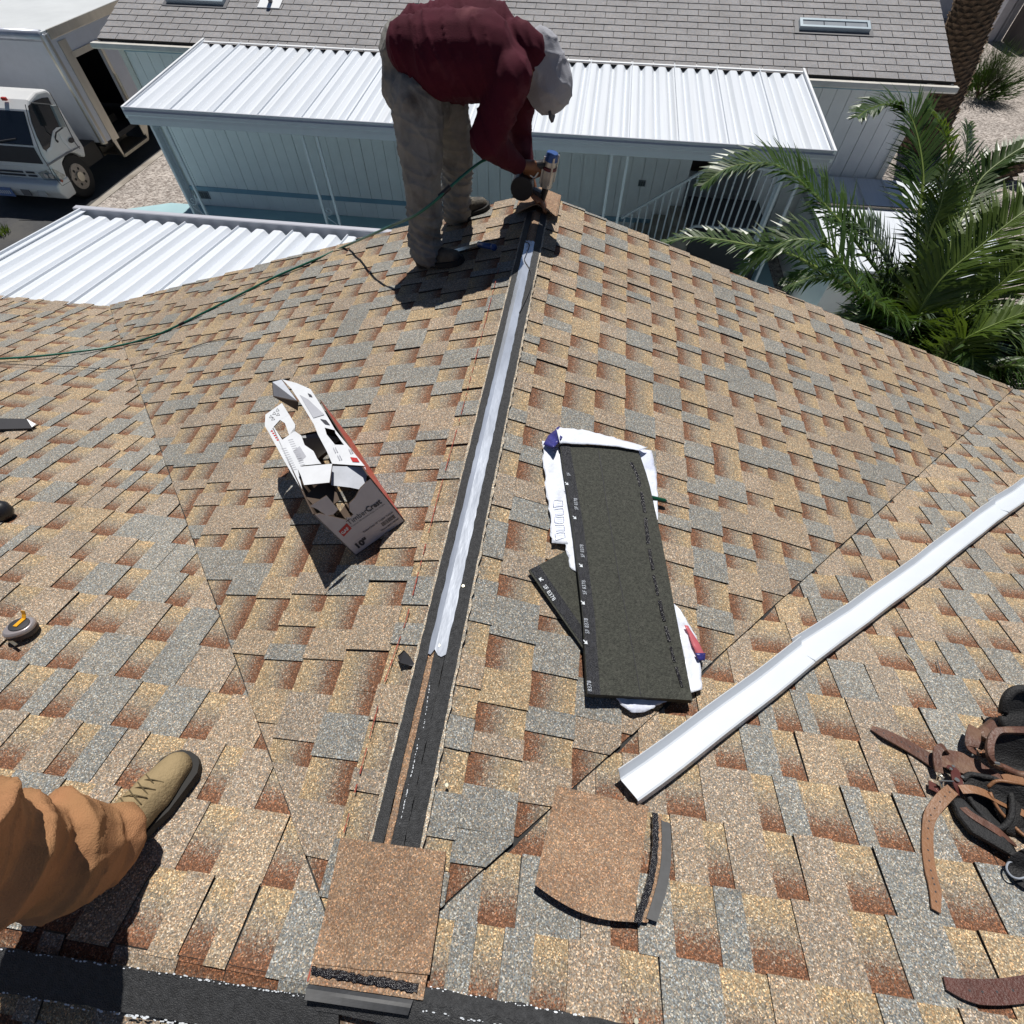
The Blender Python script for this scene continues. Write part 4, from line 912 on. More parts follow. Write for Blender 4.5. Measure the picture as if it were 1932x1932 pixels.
mb.box(((BX0+BX1)/2, BY0+T_/2, (BZ0+BZ1)/2), (BX1-BX0, T_, BZ1-BZ0)); fw = mb.build('front_wall', mBOXP, truck, bevel=.02)
mb = MB()
for (a, b, c, d) in ((BY0+.051, dy0, BZ0, BZ1-.01), (dy1, BY1, BZ0, BZ1-.01), (dy0, dy1, dzt, BZ1-.01)): mb.box((BX1-T_/2, (a+b)/2, (c+d)/2), (T_, b-a-.001, d-c))
mb.build('side_wall', mBOXP, truck)
mb = MB(); mb.box((BX0+T_/2, (BY0+BY1)/2+.06, (BZ0+BZ1)/2), (T_, BY1-BY0-.1, BZ1-BZ0)); mb.build('side_wall', mBOXP, truck)
mb = MB(); mb.box(((BX0+BX1)/2, (BY0+BY1)/2, BZ1+.012), (BX1-BX0-.04, BY1-BY0-.04, .03)); mb.build('roof', mWRF, truck)
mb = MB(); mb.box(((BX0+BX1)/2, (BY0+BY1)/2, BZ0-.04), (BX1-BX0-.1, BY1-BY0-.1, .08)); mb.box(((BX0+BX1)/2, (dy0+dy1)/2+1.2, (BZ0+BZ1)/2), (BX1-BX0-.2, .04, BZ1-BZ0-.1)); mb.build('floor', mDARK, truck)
mb = MB(); prof = [(math.cos(a)*.09, math.sin(a)*.09) for a in [i*math.pi/12 for i in range(0, 7)]]
# rounded aluminium corner post and top rails
pts = [(BX1-.085+p, BY0+.085-q) for p, q in [(0.095*math.cos(a), .095*math.sin(a)) for a in [i*math.pi/12 for i in range(7)]]]
mb.prism([(x, y, BZ0-.02) for x, y in pts]+[(BX1-.1, BY0+.02, BZ0-.02), (BX1-.02, BY0+.2, BZ0-.02), (BX1+.012, BY0+.2, BZ0-.02)][0:0]+[(BX1-.085, BY0+.085, BZ0-.02)], (0, 0, BZ1-BZ0)); mb.build('corner_post', mALU, truck, smooth=False)
mb = MB(); mb.tube([(BX0, BY0+.03, BZ1-.03), (BX1-.06, BY0+.03, BZ1-.03)], .085, 14); mb.build('front_top_rail', M('grey rail', (.42, .45, .52), .35, .4), truck, smooth=True)
mb = MB(); mb.box((BX1+.004, (BY0+BY1)/2+.08, BZ1-.03), (.03, BY1-BY0-.1, .14)); mb.build('top_rail', mALU, truck, bevel=.01)
mb = MB(); mb.box((BX1+.004, (BY0+dy0)/2+.12, (BZ0+BZ1)/2-.1), (.014, dy0-BY0-.24, BZ1-BZ0-.1)); mb.build('door_post', mALU, truck)
mb = MB(); mb.box((BX1+.004, (dy1+.05), (BZ0+dzt)/2-.1), (.02, .08, dzt-BZ0+.3)); mb.box((BX1+.004, (dy0+dy1)/2, dzt+.04), (.02, dy1-dy0+.1, .09)); mb.build('door_frame', mALU, truck)
mb = MB(); mb.tube([(BX1+.04, dy1+.06, -2.1), (BX1+.04, dy1+.06, -2.55)], .012, 8); mb.build('grab_handle', mALU, truck)
mb = MB() # step well below the door
s0, s1, sz = dy0-.12, dy1+.06, -3.28
mb.prism([(BX1+.01, s0, BZ0), (BX1+.01, s1, BZ0), (BX1+.01, s1, sz), (BX1+.01, s0+.02, sz)][0:0] or [(BX1+.015, s0-.1, BZ0-.05), (BX1+.015, s0, BZ0-.05), (BX1+.015, s0, sz+.1), (BX1+.015, s0, sz), (BX1+.015, s0-.03, sz)], (-.03, 0, 0)); mb.prism([(BX1+.015, s1, BZ0-.05), (BX1+.015, s1+.25, BZ0-.05), (BX1+.015, s1+.03, sz), (BX1+.015, s1, sz)], (-.03, 0, 0)); mb.box((BX1, (s0+s1)/2, sz+.02), (.05, s1-s0, .05)); mb.build('step_frame', mALU, truck)
mb = MB(); mb.box((BX1-.25, (s0+s1)/2, sz+.03), (.45, s1-s0, .02)); mb.box((BX1-.5, (s0+s1)/2, -3.05), (.03, s1-s0, .5)); mb.build('step', M('worn step', (.16, .14, .11), .5, .5), truck)
mb = MB(); mb.box((-10.9, 13.2, -3.1), (.9, 7.2, .16)); mb.box((-10.2, 10.8, -3.0), (.5, .7, .3)); mb.build('chassis', M('black chassis', (.015, .015, .015), .6), truck)
# cab
cx0, cx1 = -11.78, XS
prof = [(9.70, -3.02), (9.66, -2.78), (9.70, -2.45), (9.98, -1.98), (10.10, -1.87), (10.35, -1.82), (10.60, -1.85), (10.66, -1.92), (10.68, -2.80), (10.58, -2.95), (10.42, -2.80), (10.2, -2.74), (9.98, -2.82), (9.88, -3.05), (9.86, -3.22), (9.72, -3.22)]
mb = MB(); mb.prism([(cx0, y, z) for y, z in prof], (cx1-cx0, 0, 0)); cab = mb.build('cab', mTW_, truck, bevel=.05, seg=3)
def sidep(name, pxs, off, mat_, parent=cab, th=.008, x=None):
    mb = MB(); X_ = (x if x is not None else XS)+off; P_ = [aX(px, py, X_) for px, py in pxs]; mb.prism(P_, (-th, 0, 0)); return mb.build(name, mat_, parent)
def z2(zx, zy): return (zx/6, 80.5+zy/6)
win = sidep('side_window', [z2(*q) for q in ((320, 715), (400, 655), (480, 625), (545, 620), (580, 690), (640, 780), (700, 930), (690, 960), (610, 990), (570, 1190), (530, 1230), (490, 1200), (420, 1060), (360, 900))], .008, mGLASS)
sidep('window_rim', [z2(*q) for q in ((690, 955), (640, 960), (600, 1000), (585, 1070), (570, 1180), (530, 1215), (535, 1245), (590, 1215), (610, 1150), (620, 1080), (640, 1020), (700, 985))], .014, mWHITE)
sidep('door_handle', [z2(*q) for q in ((620, 1080), (665, 1115), (660, 1135), (640, 1120))], .014, mBLACKP)
sidep('fuel_cap', [z2(810+32*math.cos(a), 1105+32*math.sin(a)) for a in [i*math.pi/6 for i in range(12)]], .014, mBLACKP)
sidep('fender_streak', [z2(*q) for q in ((665, 1025), (720, 1080), (825, 1215), (780, 1195), (710, 1115))], .011, mWHITE)
sidep('side_stripe', [z2(*q) for q in ((530, 1385), (740, 1255), (905, 1170), (908, 1182), (745, 1275), (540, 1402))], .011, M('grey stripe', (.2, .2, .22), .5))
sidep('side_marker', [z2(*q) for q in ((690, 1545), (718, 1560), (712, 1585), (686, 1568))], .012, M('amber', (.3, .05, .02), .3))
for ln_ in ([(285, 700), (330, 900), (400, 1100), (470, 1280), (540, 1385)], [(560, 560), (640, 700), (760, 950), (850, 1130), (905, 1200)], [(545, 1390), (600, 1500), (700, 1620)], [(795, 1400), (810, 1560), (705, 1620)]):
    mb = MB(); mb.tube([aX(*z2(*q), XS+.006) for q in ln_], .006, 4); mb.build('panel_seam', mBLACKP, cab)
# windscreen on the sloped front, black panel under it
def fr(x0, x1, y0, z0, y1, z1, off, name, mat_, parent=cab):
    d = Vector((0, z1-z0, -(y1-y0))).normalized(); d = -d if d.y > 0 else d
    mb = MB(); P_ = [Vector((x0, y0, z0)), Vector((x1, y0, z0)), Vector((x1, y1, z1)), Vector((x0, y1, z1))]; P_ = [p+d*off for p in P_]; mb.prism(P_, d*.008); return mb.build(name, mat_, parent, bevel=.003)
fr(cx0+.1, cx1-.09, 9.705, -2.44, 9.965, -2.005, .002, 'windscreen', mGLASS)
fr(cx0+.03, cx1-.10, 9.668, -2.72, 9.698, -2.465, .003, 'black_panel', mBLACKP)
text_mesh('ISUZU', .13, (cx1-1.33, 9.655, -2.66), (1, 0, 0), (0, .1, 1), mWHITE, cab)
for k in range(2): fr(cx0+.5, cx1-.66, 9.672+.008*k, -2.90-.06*k, 9.668+.008*k, -2.87-.06*k, .004, 'grille_slot', mBLACKP)
for k in range(2): fr(cx1-.6, cx1-.42, 9.672+.008*k, -2.90-.06*k, 9.668+.008*k, -2.87-.06*k, .004, 'grille_slot', mBLACKP)
mb = MB(); mb.prism([(cx1-.34, 9.655, -2.88), (cx1-.03, 9.66, -2.80), (cx1+.006, 9.68, -2.80), (cx1+.006, 9.86, -2.98), (cx1+.002, 9.70, -3.03), (cx1-.32, 9.665, -3.01)], (0, .01, 0)); hl = mb.build('headlight', M('headlight lens', (.35, .38, .38), .1, .4, var=.4, vs=20), cab)
for (hx, hr) in ((cx1-.09, .045), (cx1-.2, .04)):
    mb = MB(); mb.tube([(hx, 9.66, -2.92), (hx, 9.645, -2.92)], hr, 14); mb.build('lamp', M('chrome', (.7, .72, .75), .1, .9), hl)
bpr = [(9.52, -3.14), (9.54, -3.03), (9.64, -3.0), (9.9, -3.0), (9.9, -3.1), (9.86, -3.3), (9.6, -3.3)]
mb = MB(); mb.prism([(cx0, y, z) for y, z in bpr], (cx1-cx0+.01, 0, 0)); bmp = mb.build('bumper', mTW_, truck, bevel=.03, seg=3)
mb = MB(); mb.box((-11.0, 9.512, -3.2), (.33, .015, .15)); pl_ = mb.build('licence_plate', M('plate blue', (.12, .2, .42), .4), bmp)
mb = MB(); [mb.box((-11.12+.045*k, 9.502, -3.2), (.022, .004, .06)) for k in range(6)]; o = mb.build('plate_characters', mWHITE, bmp); o['kind'] = 'stuff'
for x_ in (-10.55, -10.2):
    mb = MB(); mb.box((x_, 9.522, -3.19), (.17, .02, .1)); mb.build('fog_lamp', M('fog lamp', (.15, .15, .16) if x_ < -10.4 else (.5, .52, .52), .3), bmp)
mb = MB(); mb.bar((-11.5, 9.66, -2.42), (-11.0, 9.74, -2.36), .02, .02); mb.bar((-10.7, 9.66, -2.42), (-10.2, 9.74, -2.36), .02, .02); mb.build('wiper', mBLACKP, cab)
mb = MB(); mb.box((-10.35, 9.86, -2.3), (.4, .02, .05), (Vector((1, 0, 0)), Vector((0, 1, .3)).normalized(), Vector((0, -.3, 1)).normalized())); mb.build('papers', M('papers', (.4, .55, .62), .6), cab)
# mirror with bracket, marker lamp
m0 = aX(112, 200, XS+.22); m1 = aX(124, 240, XS+.22)
mb = MB(); mb.bar(aX(100, 198, XS+.2), aX(119, 240, XS+.2), .11, .05, up=(1, 0, 0)); mr_ = mb.build('mirror', M('mirror grey', (.3, .33, .33), .3, .3), cab, bevel=.012)
mb = MB(); mb.tube([aX(58, 194, XS), aX(80, 196, XS+.12), aX(100, 198, XS+.2)], .012, 6); mb.build('mirror_arm', mBLACKP, mr_); mb = MB(); mb.tube([aX(104, 262, XS), aX(106, 250, XS+.1), aX(119, 240, XS+.2)], .012, 6); mb.build('mirror_arm', mBLACKP, mr_)
mb = MB(); p_ = Vector((-10.22, 10.05, -1.86)); mb.box(p_, (.09, .05, .05)); mb.build('marker_lamp', M('red lamp', (.5, .03, .02), .3), cab, bevel=.01)
mb = MB(); mb.box((-11.0, 10.15, -1.83), (.2, .06, .03)); mb.build('roof_vent', mBLACKP, cab)
def wheel(x, y, r=.37, w_=.24):
    mb = MB(); mb.tube([(x-w_, y, RZ+r), (x-w_+.03, y, RZ+r), (x-.03, y, RZ+r), (x, y, RZ+r)], [r-.03, r, r, r-.03], 28); wh = mb.build('wheel', mTYRE, truck, smooth=False)
    mb = MB(); mb.tube([(x-.02, y, RZ+r), (x+.006, y, RZ+r), (x+.008, y, RZ+r)], [r*.60, r*.58, r*.50], 20); rm = mb.build('rim', M('dirty rim', (.33, .3, .27), .5, .4, var=.3, vs=20), wh)
    for k in range(6):
        a = k*math.pi/3; mb = MB(); c_ = Vector((x+.008, y+math.cos(a)*r*.38, RZ+r+math.sin(a)*r*.38)); mb.tube([c_, c_+Vector((.004, 0, 0))], r*.075, 8); mb.build('rim_hole', mDARK, rm) if False else None
    mb = MB()
    mb.tube([(x+.008, y, RZ+r), (x+.035, y, RZ+r)], r*.22, 14); mb.build('hub', mALU, rm)
    mb = MB()
    for k in range(6):
        a = k*math.pi/3; c_ = Vector((x+.009, y+math.cos(a)*r*.36, RZ+r+math.sin(a)*r*.36)); mb.tube([c_, c_+Vector((.003, 0, 0))], r*.07, 8)
    o = mb.build('rim_holes', mDARK, rm); o['kind'] = 'stuff'
wheel(XS-.06, 10.22); wheel(-11.5, 10.22); wheel(XS-.08, 14.9); wheel(-11.6, 14.9)
# ------------------------------------------------------------------ PALMS AND PLANTS
mRACH = M('palm stalk', (.16, .22, .05), .5, var=.2)
def leafmat(name, c1, c2):
    m, t, b = newmat(name); N = t.nodes; K = t.links; oi = N.new('ShaderNodeObjectInfo'); g = N.new('ShaderNodeNewGeometry')
    r = ramp(N, [(0, c1), (1, c2)]); n = N.new('ShaderNodeTexNoise'); n.inputs['Scale'].default_value = 9; n.inputs['Detail'].default_value = 4; K.new(g.outputs['Position'], n.inputs[0]); K.new(n.outputs[0], r.inputs[0])
    K.new(r.outputs[0], b.inputs['Base Color']); b.inputs['Roughness'].default_value = .38; b.inputs['Specular IOR Level'].default_value = .5
    tr = N.new('ShaderNodeBsdfTranslucent'); tr.inputs[0].default_value = (c2[0]*1.6, c2[1]*1.7, c2[2], 1); ms = N.new('ShaderNodeMixShader'); ms.inputs[0].default_value = .22
    out = N['Material Output']; K.new(b.outputs[0], ms.inputs[1]); K.new(tr.outputs[0], ms.inputs[2]); K.new(ms.outputs[0], out.inputs[0]); return m
mLEAF = leafmat('palm leaf', (.018, .042, .010), (.065, .115, .022)); mLEAFY = leafmat('young palm leaf', (.04, .08, .010), (.115, .165, .025)); mLEAFG = leafmat('grey palm leaf', (.06, .09, .06), (.12, .16, .11))
def frond(parent, pts, ll, mat_, n=70, seed=0, upv=None, name='frond', spread=1.0, droop=.35):
    n = int(n*1.75); rd = random.Random(seed); P_ = bez(pts, 14); N_ = len(P_); mb = MB(); ln = [0]
    for a, b in zip(P_, P_[1:]): ln.append(ln[-1]+(b-a).length)
    tot = ln[-1]
    mb.tube(P_[::2]+[P_[-1]], [lerp(.016, .003, i/(len(P_[::2]))) for i in range(len(P_[::2])+1)], 5, 0)
    for k in range(n):
        for sgn in (-1, 1):
            u = .08+.92*(k+rd.random()*.6)/n; t = u*tot; i = 0
            while i < N_-2 and ln[i+1] < t: i += 1
            q = (t-ln[i])/max(1e-6, ln[i+1]-ln[i]); p = P_[i].lerp(P_[i+1], q); d = (P_[min(i+1, N_-1)]-P_[max(i-1, 0)]).normalized()
            up = Vector((0, 0, 1)); side = d.cross(up)
            if side.length < .25: side = d.cross(Vector((0, -1, .3)))
            side.normalize(); nn = side.cross(d).normalized()
            l = ll*(math.sin(math.pi*min(1, .12+u*.86))**.6)*rd.uniform(.85, 1.1); fw = .55+.6*u+rd.uniform(-.12, .12)
            dr = (side*sgn*spread+d*fw+nn*rd.uniform(-.05, .6)).normalized(); e = p+dr*l*.6; tip = e+(dr-up*droop*rd.uniform(.5, 1.4)).normalized()*l*.45
            wd = rd.uniform(.008, .0125); wv = (d.cross(dr)).cross(dr).normalized()*wd
            b_ = len(mb.v); mb.v += [tuple(p-wv*.5), tuple(p+wv*.5), tuple(e+wv), tuple(e-wv), tuple(tip)]; mb.f += [(b_, b_+1, b_+2, b_+3), (b_+3, b_+2, b_+4)]; mb.m += [1, 1]; mb.a += [None, None]
    return mb.build(name, [mRACH, mat_], parent)
PB = aY(1745, 640, 4.9)
palm = thing('palm_tree', (PB.x, PB.y, GZ), 'leafy green feather palm rising beside the right edge of the shingled roof', 'palm')
mTRK = M('palm trunk bark', (.12, .085, .055), .9, var=.4, vs=10, bump=1, bs=16)
mb = MB(); mb.tube([(PB.x, PB.y, GZ), (PB.x, PB.y, (GZ+PB.z)/2), (PB.x, PB.y, PB.z-.05)], [.2, .17, .16], 14); mb.build('trunk', mTRK, palm)
def fr_px(pxs, ll, mat_=mLEAF, n=70, seed=0, base=True, **k):
    pts = ([PB] if base else [])+[aY(x, y, Y) for x, y, Y in pxs]; return frond(palm, pts, ll, mat_, n, seed, **k)
fr_px([(1731, 450, 5.3), (1741, 333, 5.7), (1720, 227, 6.0), (1680, 198, 6.0), (1640, 206, 5.9), (1618, 222, 5.8)], .40, n=95, seed=1)
fr_px([(1640, 490, 5.0), (1565, 397, 5.2), (1488, 325, 5.3), (1438, 308, 5.3), (1371, 318, 5.2), (1325, 350, 5.1)], .42, n=105, seed=2)
fr_px([(1600, 540, 4.6), (1480, 475, 4.6), (1411, 462, 4.6), (1355, 452, 4.6), (1300, 448, 4.6), (1252, 458, 4.6)], .30, n=85, seed=3)
fr_px([(1680, 590, 4.5), (1621, 545, 4.4), (1571, 475, 4.5), (1535, 455, 4.5), (1488, 455, 4.5), (1430, 486, 4.5), (1390, 520, 4.5)], .42, n=95, seed=4)
fr_px([(1745, 480, 5.2), (1775, 380, 5.4), (1788, 300, 5.5), (1782, 250, 5.5), (1758, 212, 5.5)], .28, mLEAFY, n=75, seed=5)
fr_px([(1721, 617, 4.6), (1771, 533, 4.7), (1855, 460, 4.8), (1931, 400, 4.9), (2010, 350, 5.0)], .44, mLEAFY, n=90, seed=6)
fr_px([(1760, 690, 4.3), (1821, 640, 4.2), (1890, 607, 4.2), (1960, 580, 4.2)], .34, mLEAFY, n=60, seed=7)
fr_px([(1800, 600, 4.8), (1860, 560, 4.8), (1931, 497, 4.9), (1990, 450, 5)], .36, mLEAFY, n=60, seed=8)
fr_px([(1790, 470, 5.4), (1828, 387, 5.8), (1855, 333, 6.0), (1921, 283, 6.1), (1960, 270, 6.1)], .36, n=75, seed=9)
fr_px([(1770, 480, 5.5), (1805, 400, 5.9), (1821, 316, 6.1), (1826, 235, 6.1)], .36, mLEAFG, n=70, seed=10)
fr_px([(1760, 640, 4.5), (1840, 690, 4.2), (1920, 690, 4.0), (1990, 700, 3.9)], .38, mLEAF, n=60, seed=11)
fr_px([(1700, 600, 4.8), (1640, 560, 4.8), (1560, 520, 4.8), (1480, 540, 4.7)], .36, mLEAF, n=70, seed=12)
fr_px([(1700, 560, 5.0), (1660, 470, 5.1), (1620, 430, 5.2), (1560, 420, 5.2)], .36, mLEAFG, n=70, seed=13)
rd = random.Random(5)
for k in range(80):
    a = rd.uniform(0, 2*math.pi); r_ = rd.uniform(.6, 1.3); h_ = rd.uniform(-.35, .45)
    tip = PB+Vector((math.cos(a)*r_+.15, math.sin(a)*r_*.9+.15, h_-.25)); mid = PB+Vector((math.cos(a)*r_*.55, math.sin(a)*r_*.5, max(h_, .1)*.9))
    if tip.y < 3.75 and tip.x < 3.6: tip.y = 3.8; mid.y = max(mid.y, 4.1)
    frond(palm, [PB, mid, tip], rd.uniform(.26, .38), rd.choice([mLEAF, mLEAF, mLEAFY, mLEAFG]), 46, 100+k)
# old palm trunk beyond the pale blue house
def trunk(name, base, top, r0, r1, label):
    t = thing(name, base, label, 'palm'); base, top = Vector(base), Vector(top)
    mb = MB(); mb.tube([base, base.lerp(top, .5), top], [r0, (r0+r1)/2, r1], 16); mb.build('trunk', mTRK, t)
    mb = MB(); d = (top-base); l = d.length; d = d.normalized(); o1 = d.orthogonal().normalized(); o2 = d.cross(o1); rd = random.Random(2); rows_ = int(l/.085)
    for j in range(rows_):
        for i in range(13):
            a = 2*math.pi*(i+.5*(j % 2))/13+rd.uniform(-.06, .06); u = (j+.5)/rows_; r_ = lerp(r0, r1, u); c_ = base.lerp(top, u); n_ = o1*math.cos(a)+o2*math.sin(a); s_ = d.cross(n_)
            w_ = r_*.25; q = c_+n_*r_*.97; mb.mesh([q-s_*w_, q-d*.055, q+s_*w_, q+d*.05+n_*.0, q+n_*(.055+rd.uniform(-.01, .03))+d*.045], [(0, 1, 4), (1, 2, 4), (2, 3, 4), (3, 0, 4)])
    o = mb.build('bark_scales', M('bark scales', (.17, .12, .08), .9, var=.5, vs=14), t); o['kind'] = 'stuff'; return t
tb = aZ(1735, 285); tt = aY(1846, 0, tb.y-.35); tt2 = tb+(tt-tb)*1.35
pt = trunk('palm_tree', tb, tt2, .42, .34, 'thick brown palm trunk with diamond bark behind the corner of the pale blue house')
for k in range(14):
    a = k*.449; frond(pt, [tt2, tt2+Vector((math.cos(a)*1.2, math.sin(a)*1.2, .7)), tt2+Vector((math.cos(a)*2.4, math.sin(a)*2.4, -.3))], .45, mLEAF, 30, 300+k)
tb2 = aZ(1868, 335)
t2_ = trunk('palm_tree', tb2, tb2+Vector((1.9, -.3, 2.9)), .26, .24, 'leaning dark palm trunk in shade at the right edge behind the fronds')
bush = aZ(1843, 185); bs = thing('bush', bush, 'fine leaved green bush on the gravel beside the far palm trunk', 'bush')
mb = MB(); rd = random.Random(9)
for k in range(2600):
    a = rd.uniform(0, 2*math.pi); el = rd.uniform(.15, 1.5); r_ = rd.uniform(.35, 1.0)*1.05; d = Vector((math.cos(a)*math.cos(el), math.sin(a)*math.cos(el), math.sin(el)*1.1)); p = Vector(bush)+d*r_*rd.uniform(.55, 1)
    l = rd.uniform(.16, .34); dr = (d+Vector((rd.uniform(-.5, .5), rd.uniform(-.5, .5), rd.uniform(-.1, .6)))).normalized(); w_ = dr.orthogonal().normalized()*.012; mb.poly([p-w_, p+w_, p+dr*l])
o = mb.build('foliage', mLEAF, bs); mb = MB()
for k in range(7): a = k*.9; mb.tube([bush, Vector(bush)+Vector((math.cos(a)*.3, math.sin(a)*.3, .5))], [.03, .012], 6)
mb.build('stems', mTRK, bs)
# weeds at the kerb
wd_ = aZ(4, 440, GZ-.1); mb = MB()
for k in range(60):
    a = rd.uniform(0, 6.28); p = wd_+Vector((rd.uniform(-.12, .12), rd.uniform(-.12, .12), 0)); dr = Vector((math.cos(a)*.5, math.sin(a)*.5, 1)).normalized(); w_ = Vector((.012, 0, 0)); mb.poly([p-w_, p+w_, p+dr*.16])
tag(mb.build('weed', mLEAFY), 'small yellow green weed tuft at the road edge far left', 'weed')
# ------------------------------------------------------------------ TOOL BELT
belt = thing('tool_belt', aM(1880, 1500), 'brown leather tool belt with black pouches lying open at the right edge', 'tool belt')
mLB = M('worn brown leather', (.105, .048, .032), .5, var=.4, vs=30, bump=.3, bs=120, col2=(.17, .10, .065), cs=18, cr=(.5, .7)); mLT = M('tan leather', (.22, .105, .048), .5, var=.15, vs=30, bump=.2, bs=150); mLR = M('red brown leather', (.09, .025, .02), .4); mPB = M('black pouch nylon', (.013, .013, .014), .7, var=.4, vs=40, bump=.5, bs=200); mSTL = M('buckle steel', (.6, .58, .5), .25, .9); mHOLE = mBLACKP
def zb(zx, zy): return (1610+zx*.2292, 1288+zy*.2292)
def bM(zx, zy, h=.02): return aM(*zb(zx, zy), h)
def strap(name, zp, wpx, hs, mat_, parent=belt, holes=0, n=6, th=.004):
    # zp: centre line; wpx: width in metres
    hs = hs if hasattr(hs, '__len__') else [hs]*len(zp); pts = bez([bM(*q, h) for q, h in zip(zp, hs)], n)
    ws = wpx if hasattr(wpx, '__len__') else [wpx]*len(zp); W_ = []
    for i in range(len(pts)): t = i/(len(pts)-1)*(len(ws)-1); k = min(int(t), len(ws)-2) if len(ws) > 1 else 0; W_.append(lerp(ws[k], ws[min(k+1, len(ws)-1)], t-k))
    N_ = Vector((0, ST, CT)); sd_ = [((pts[min(i+1, len(pts)-1)]-pts[max(i-1, 0)]).cross(N_)).normalized() for i in range(len(pts))]
    mb = MB(); mb.ribbon(pts, W_, sd_, th); o = mb.build(name, mat_, parent)
    if holes:
        mb = MB()
        for k in range(holes):
            t = (k+.7)/(holes+.6)*(len(pts)-1); i = int(t); p = pts[i].lerp(pts[min(i+1, len(pts)-1)], t-i)+N_*(th/2+.0006); r_ = .0022
            mb.poly([p+Vector((math.cos(a), math.sin(a)*CT, -math.sin(a)*ST))*r_ for a in [j*math.pi/4 for j in range(8)]])
        h_ = mb.build('holes', mHOLE, o); h_['kind'] = 'stuff'
    return o
strap('waist_strap', [(150, 372), (260, 425), (400, 495), (530, 570), (660, 650)], [.018, .034, .040, .042, .046], [.012, .02, .018, .016, .018], mLB, holes=7)
strap('lobed_strap', [(690, 620), (800, 640), (900, 665), (1000, 705), (1100, 755), (1220, 800), (1400, 850)], [.05, .062, .07, .066, .05, .03, .03], .024, mLB)
strap('keeper_loop', [(770, 560), (735, 530), (695, 560), (690, 640), (705, 740)], .02, [.03, .05, .05, .045, .035], mLB, th=.005)
strap('buckle_tab', [(620, 840), (680, 870), (720, 900)], .026, .022, mLR)
strap('riveted_tab', [(770, 690), (830, 720), (850, 790), (865, 860), (880, 925)], [.012, .022, .026, .024, .018], [.035, .042, .046, .042, .03], mLR)
strap('hanging_strap', [(815, 880), (730, 960), (640, 1080), (612, 1200), (612, 1400), (640, 1580), (670, 1700), (680, 1880)], [.028, .03, .028, .025, .025, .026, .026, .018], [.04, .035, .022, .014, .013, .014, .014, .013], mLT, holes=15)
strap('leg_strap', [(880, 880), (980, 880), (1090, 915), (1200, 975), (1310, 1030), (1430, 1095)], .022, [.045, .05, .05, .045, .04, .04], mLT)
strap('lower_strap', [(850, 970), (920, 1050), (1000, 1110), (1100, 1170), (1200, 1235), (1340, 1345)], [.02, .02, .02, .022, .022, .006], [.03, .034, .036, .036, .034, .02], mLB)
mb = MB(); mb.tube([bM(700, 808, .05), bM(822, 812, .05)], .0022, 8); mb.tube(bez([bM(690, 800, .03), bM(700, 770, .05), bM(722, 765, .055), bM(735, 800, .05), bM(720, 830, .03)], 5), .003, 8); mb.tube([bM(715, 815, .04), bM(735, 885, .03)], .004, 8); mb.build('buckle', mSTL, belt)
for q in ((800, 712), (850, 802), (895, 778), (820, 690)):
    c_ = bM(*q, .05); mb = MB(); mb.tube([c_, c_+Vector((0, ST, CT))*.003], .004 if q[0] != 850 else .006, 12); mb.build('rivet', mSTL, belt)
def pouch(name, ring, depth_dir, dep, taper, mat_, rim=None, rr=.005, h=.03, hs=None):
    # open bag: closed ring of rim points (zoom px) going down along depth_dir
    hs = hs or [h]*len(ring); P_ = [bM(*q, hh) for q, hh in zip(ring, hs)]; P_ = bez(P_+[P_[0]], 4)[:-1]; n = len(P_); c_ = sum(P_, Vector())/n; dd = Vector(depth_dir).normalized()*dep
    mb = MB(); vs = list(P_)+[c_+(p-c_)*taper+dd*.55 for p in P_]+[c_+(p-c_)*taper*.7+dd for p in P_]; k = len(vs); vs += [c_+(p-c_)*.94 for p in P_]+[c_+(p-c_)*taper*.93+dd*.55 for p in P_]+[c_+(p-c_)*taper*.62+dd*.96 for p in P_]
    f = []
    for lv in range(2):
        for i in range(n): j = (i+1) % n; f.append((lv*n+i, lv*n+j, lv*n+n+j, lv*n+n+i)); f.append((k+lv*n+i, k+lv*n+n+i, k+lv*n+n+j, k+lv*n+j))
    for i in range(n): j = (i+1) % n; f.append((i, k+i, k+j, j))
    f.append(tuple(2*n+i for i in range(n))); f.append(tuple(k+2*n+i for i in range(n))[::-1]); mb.mesh(vs, f)
    o = mb.build(name, mat_, belt, smooth=True)
    if rim:
        a, b, m_ = rim; mb = MB(); mb.tube(P_[int(a*n):int(b*n)+1], rr, 8); mb.build('rim', m_, o, smooth=True)
    return o
dn = Vector((.75, -.25, -.25))
pouch('pouch', [(900, 800), (960, 755), (1080, 775), (1180, 800), (1290, 900), (1300, 1100), (1200, 1200), (1080, 1110), (960, 960)], (.6, -.3, -.2), .10, .85, mPB, (0, .999, mPB), .007, hs=[.04, .05, .055, .055, .06, .05, .03, .03, .03])
pouch('pouch', [(1105, 860), (1180, 810), (1300, 820), (1450, 860), (1560, 1000), (1560, 1250), (1430, 1270), (1300, 1160), (1180, 1020)], (.8, -.3, -.1), .14, .9, mPB, (0, .999, mLT), .0045, hs=[.06, .08, .09, .09, .09, .05, .03, .03, .04])
pouch('pouch', [(1110, 560), (1150, 440), (1230, 395), (1420, 390), (1600, 420), (1620, 640), (1420, 760), (1240, 700), (1150, 660)], (.8, -.1, -.1), .16, .9, mPB, (0, .999, mLB), .010, hs=[.05, .09, .11, .11, .1, .08, .03, .03, .03])
pouch('pouch', [(1230, 250), (1260, 130), (1330, 60), (1450, 60), (1600, 120), (1600, 380), (1400, 400), (1260, 370)], (.8, .2, -.1), .16, .9, mPB, (0, .999, mPB), .012, hs=[.08, .12, .14, .14, .12, .06, .05, .06])
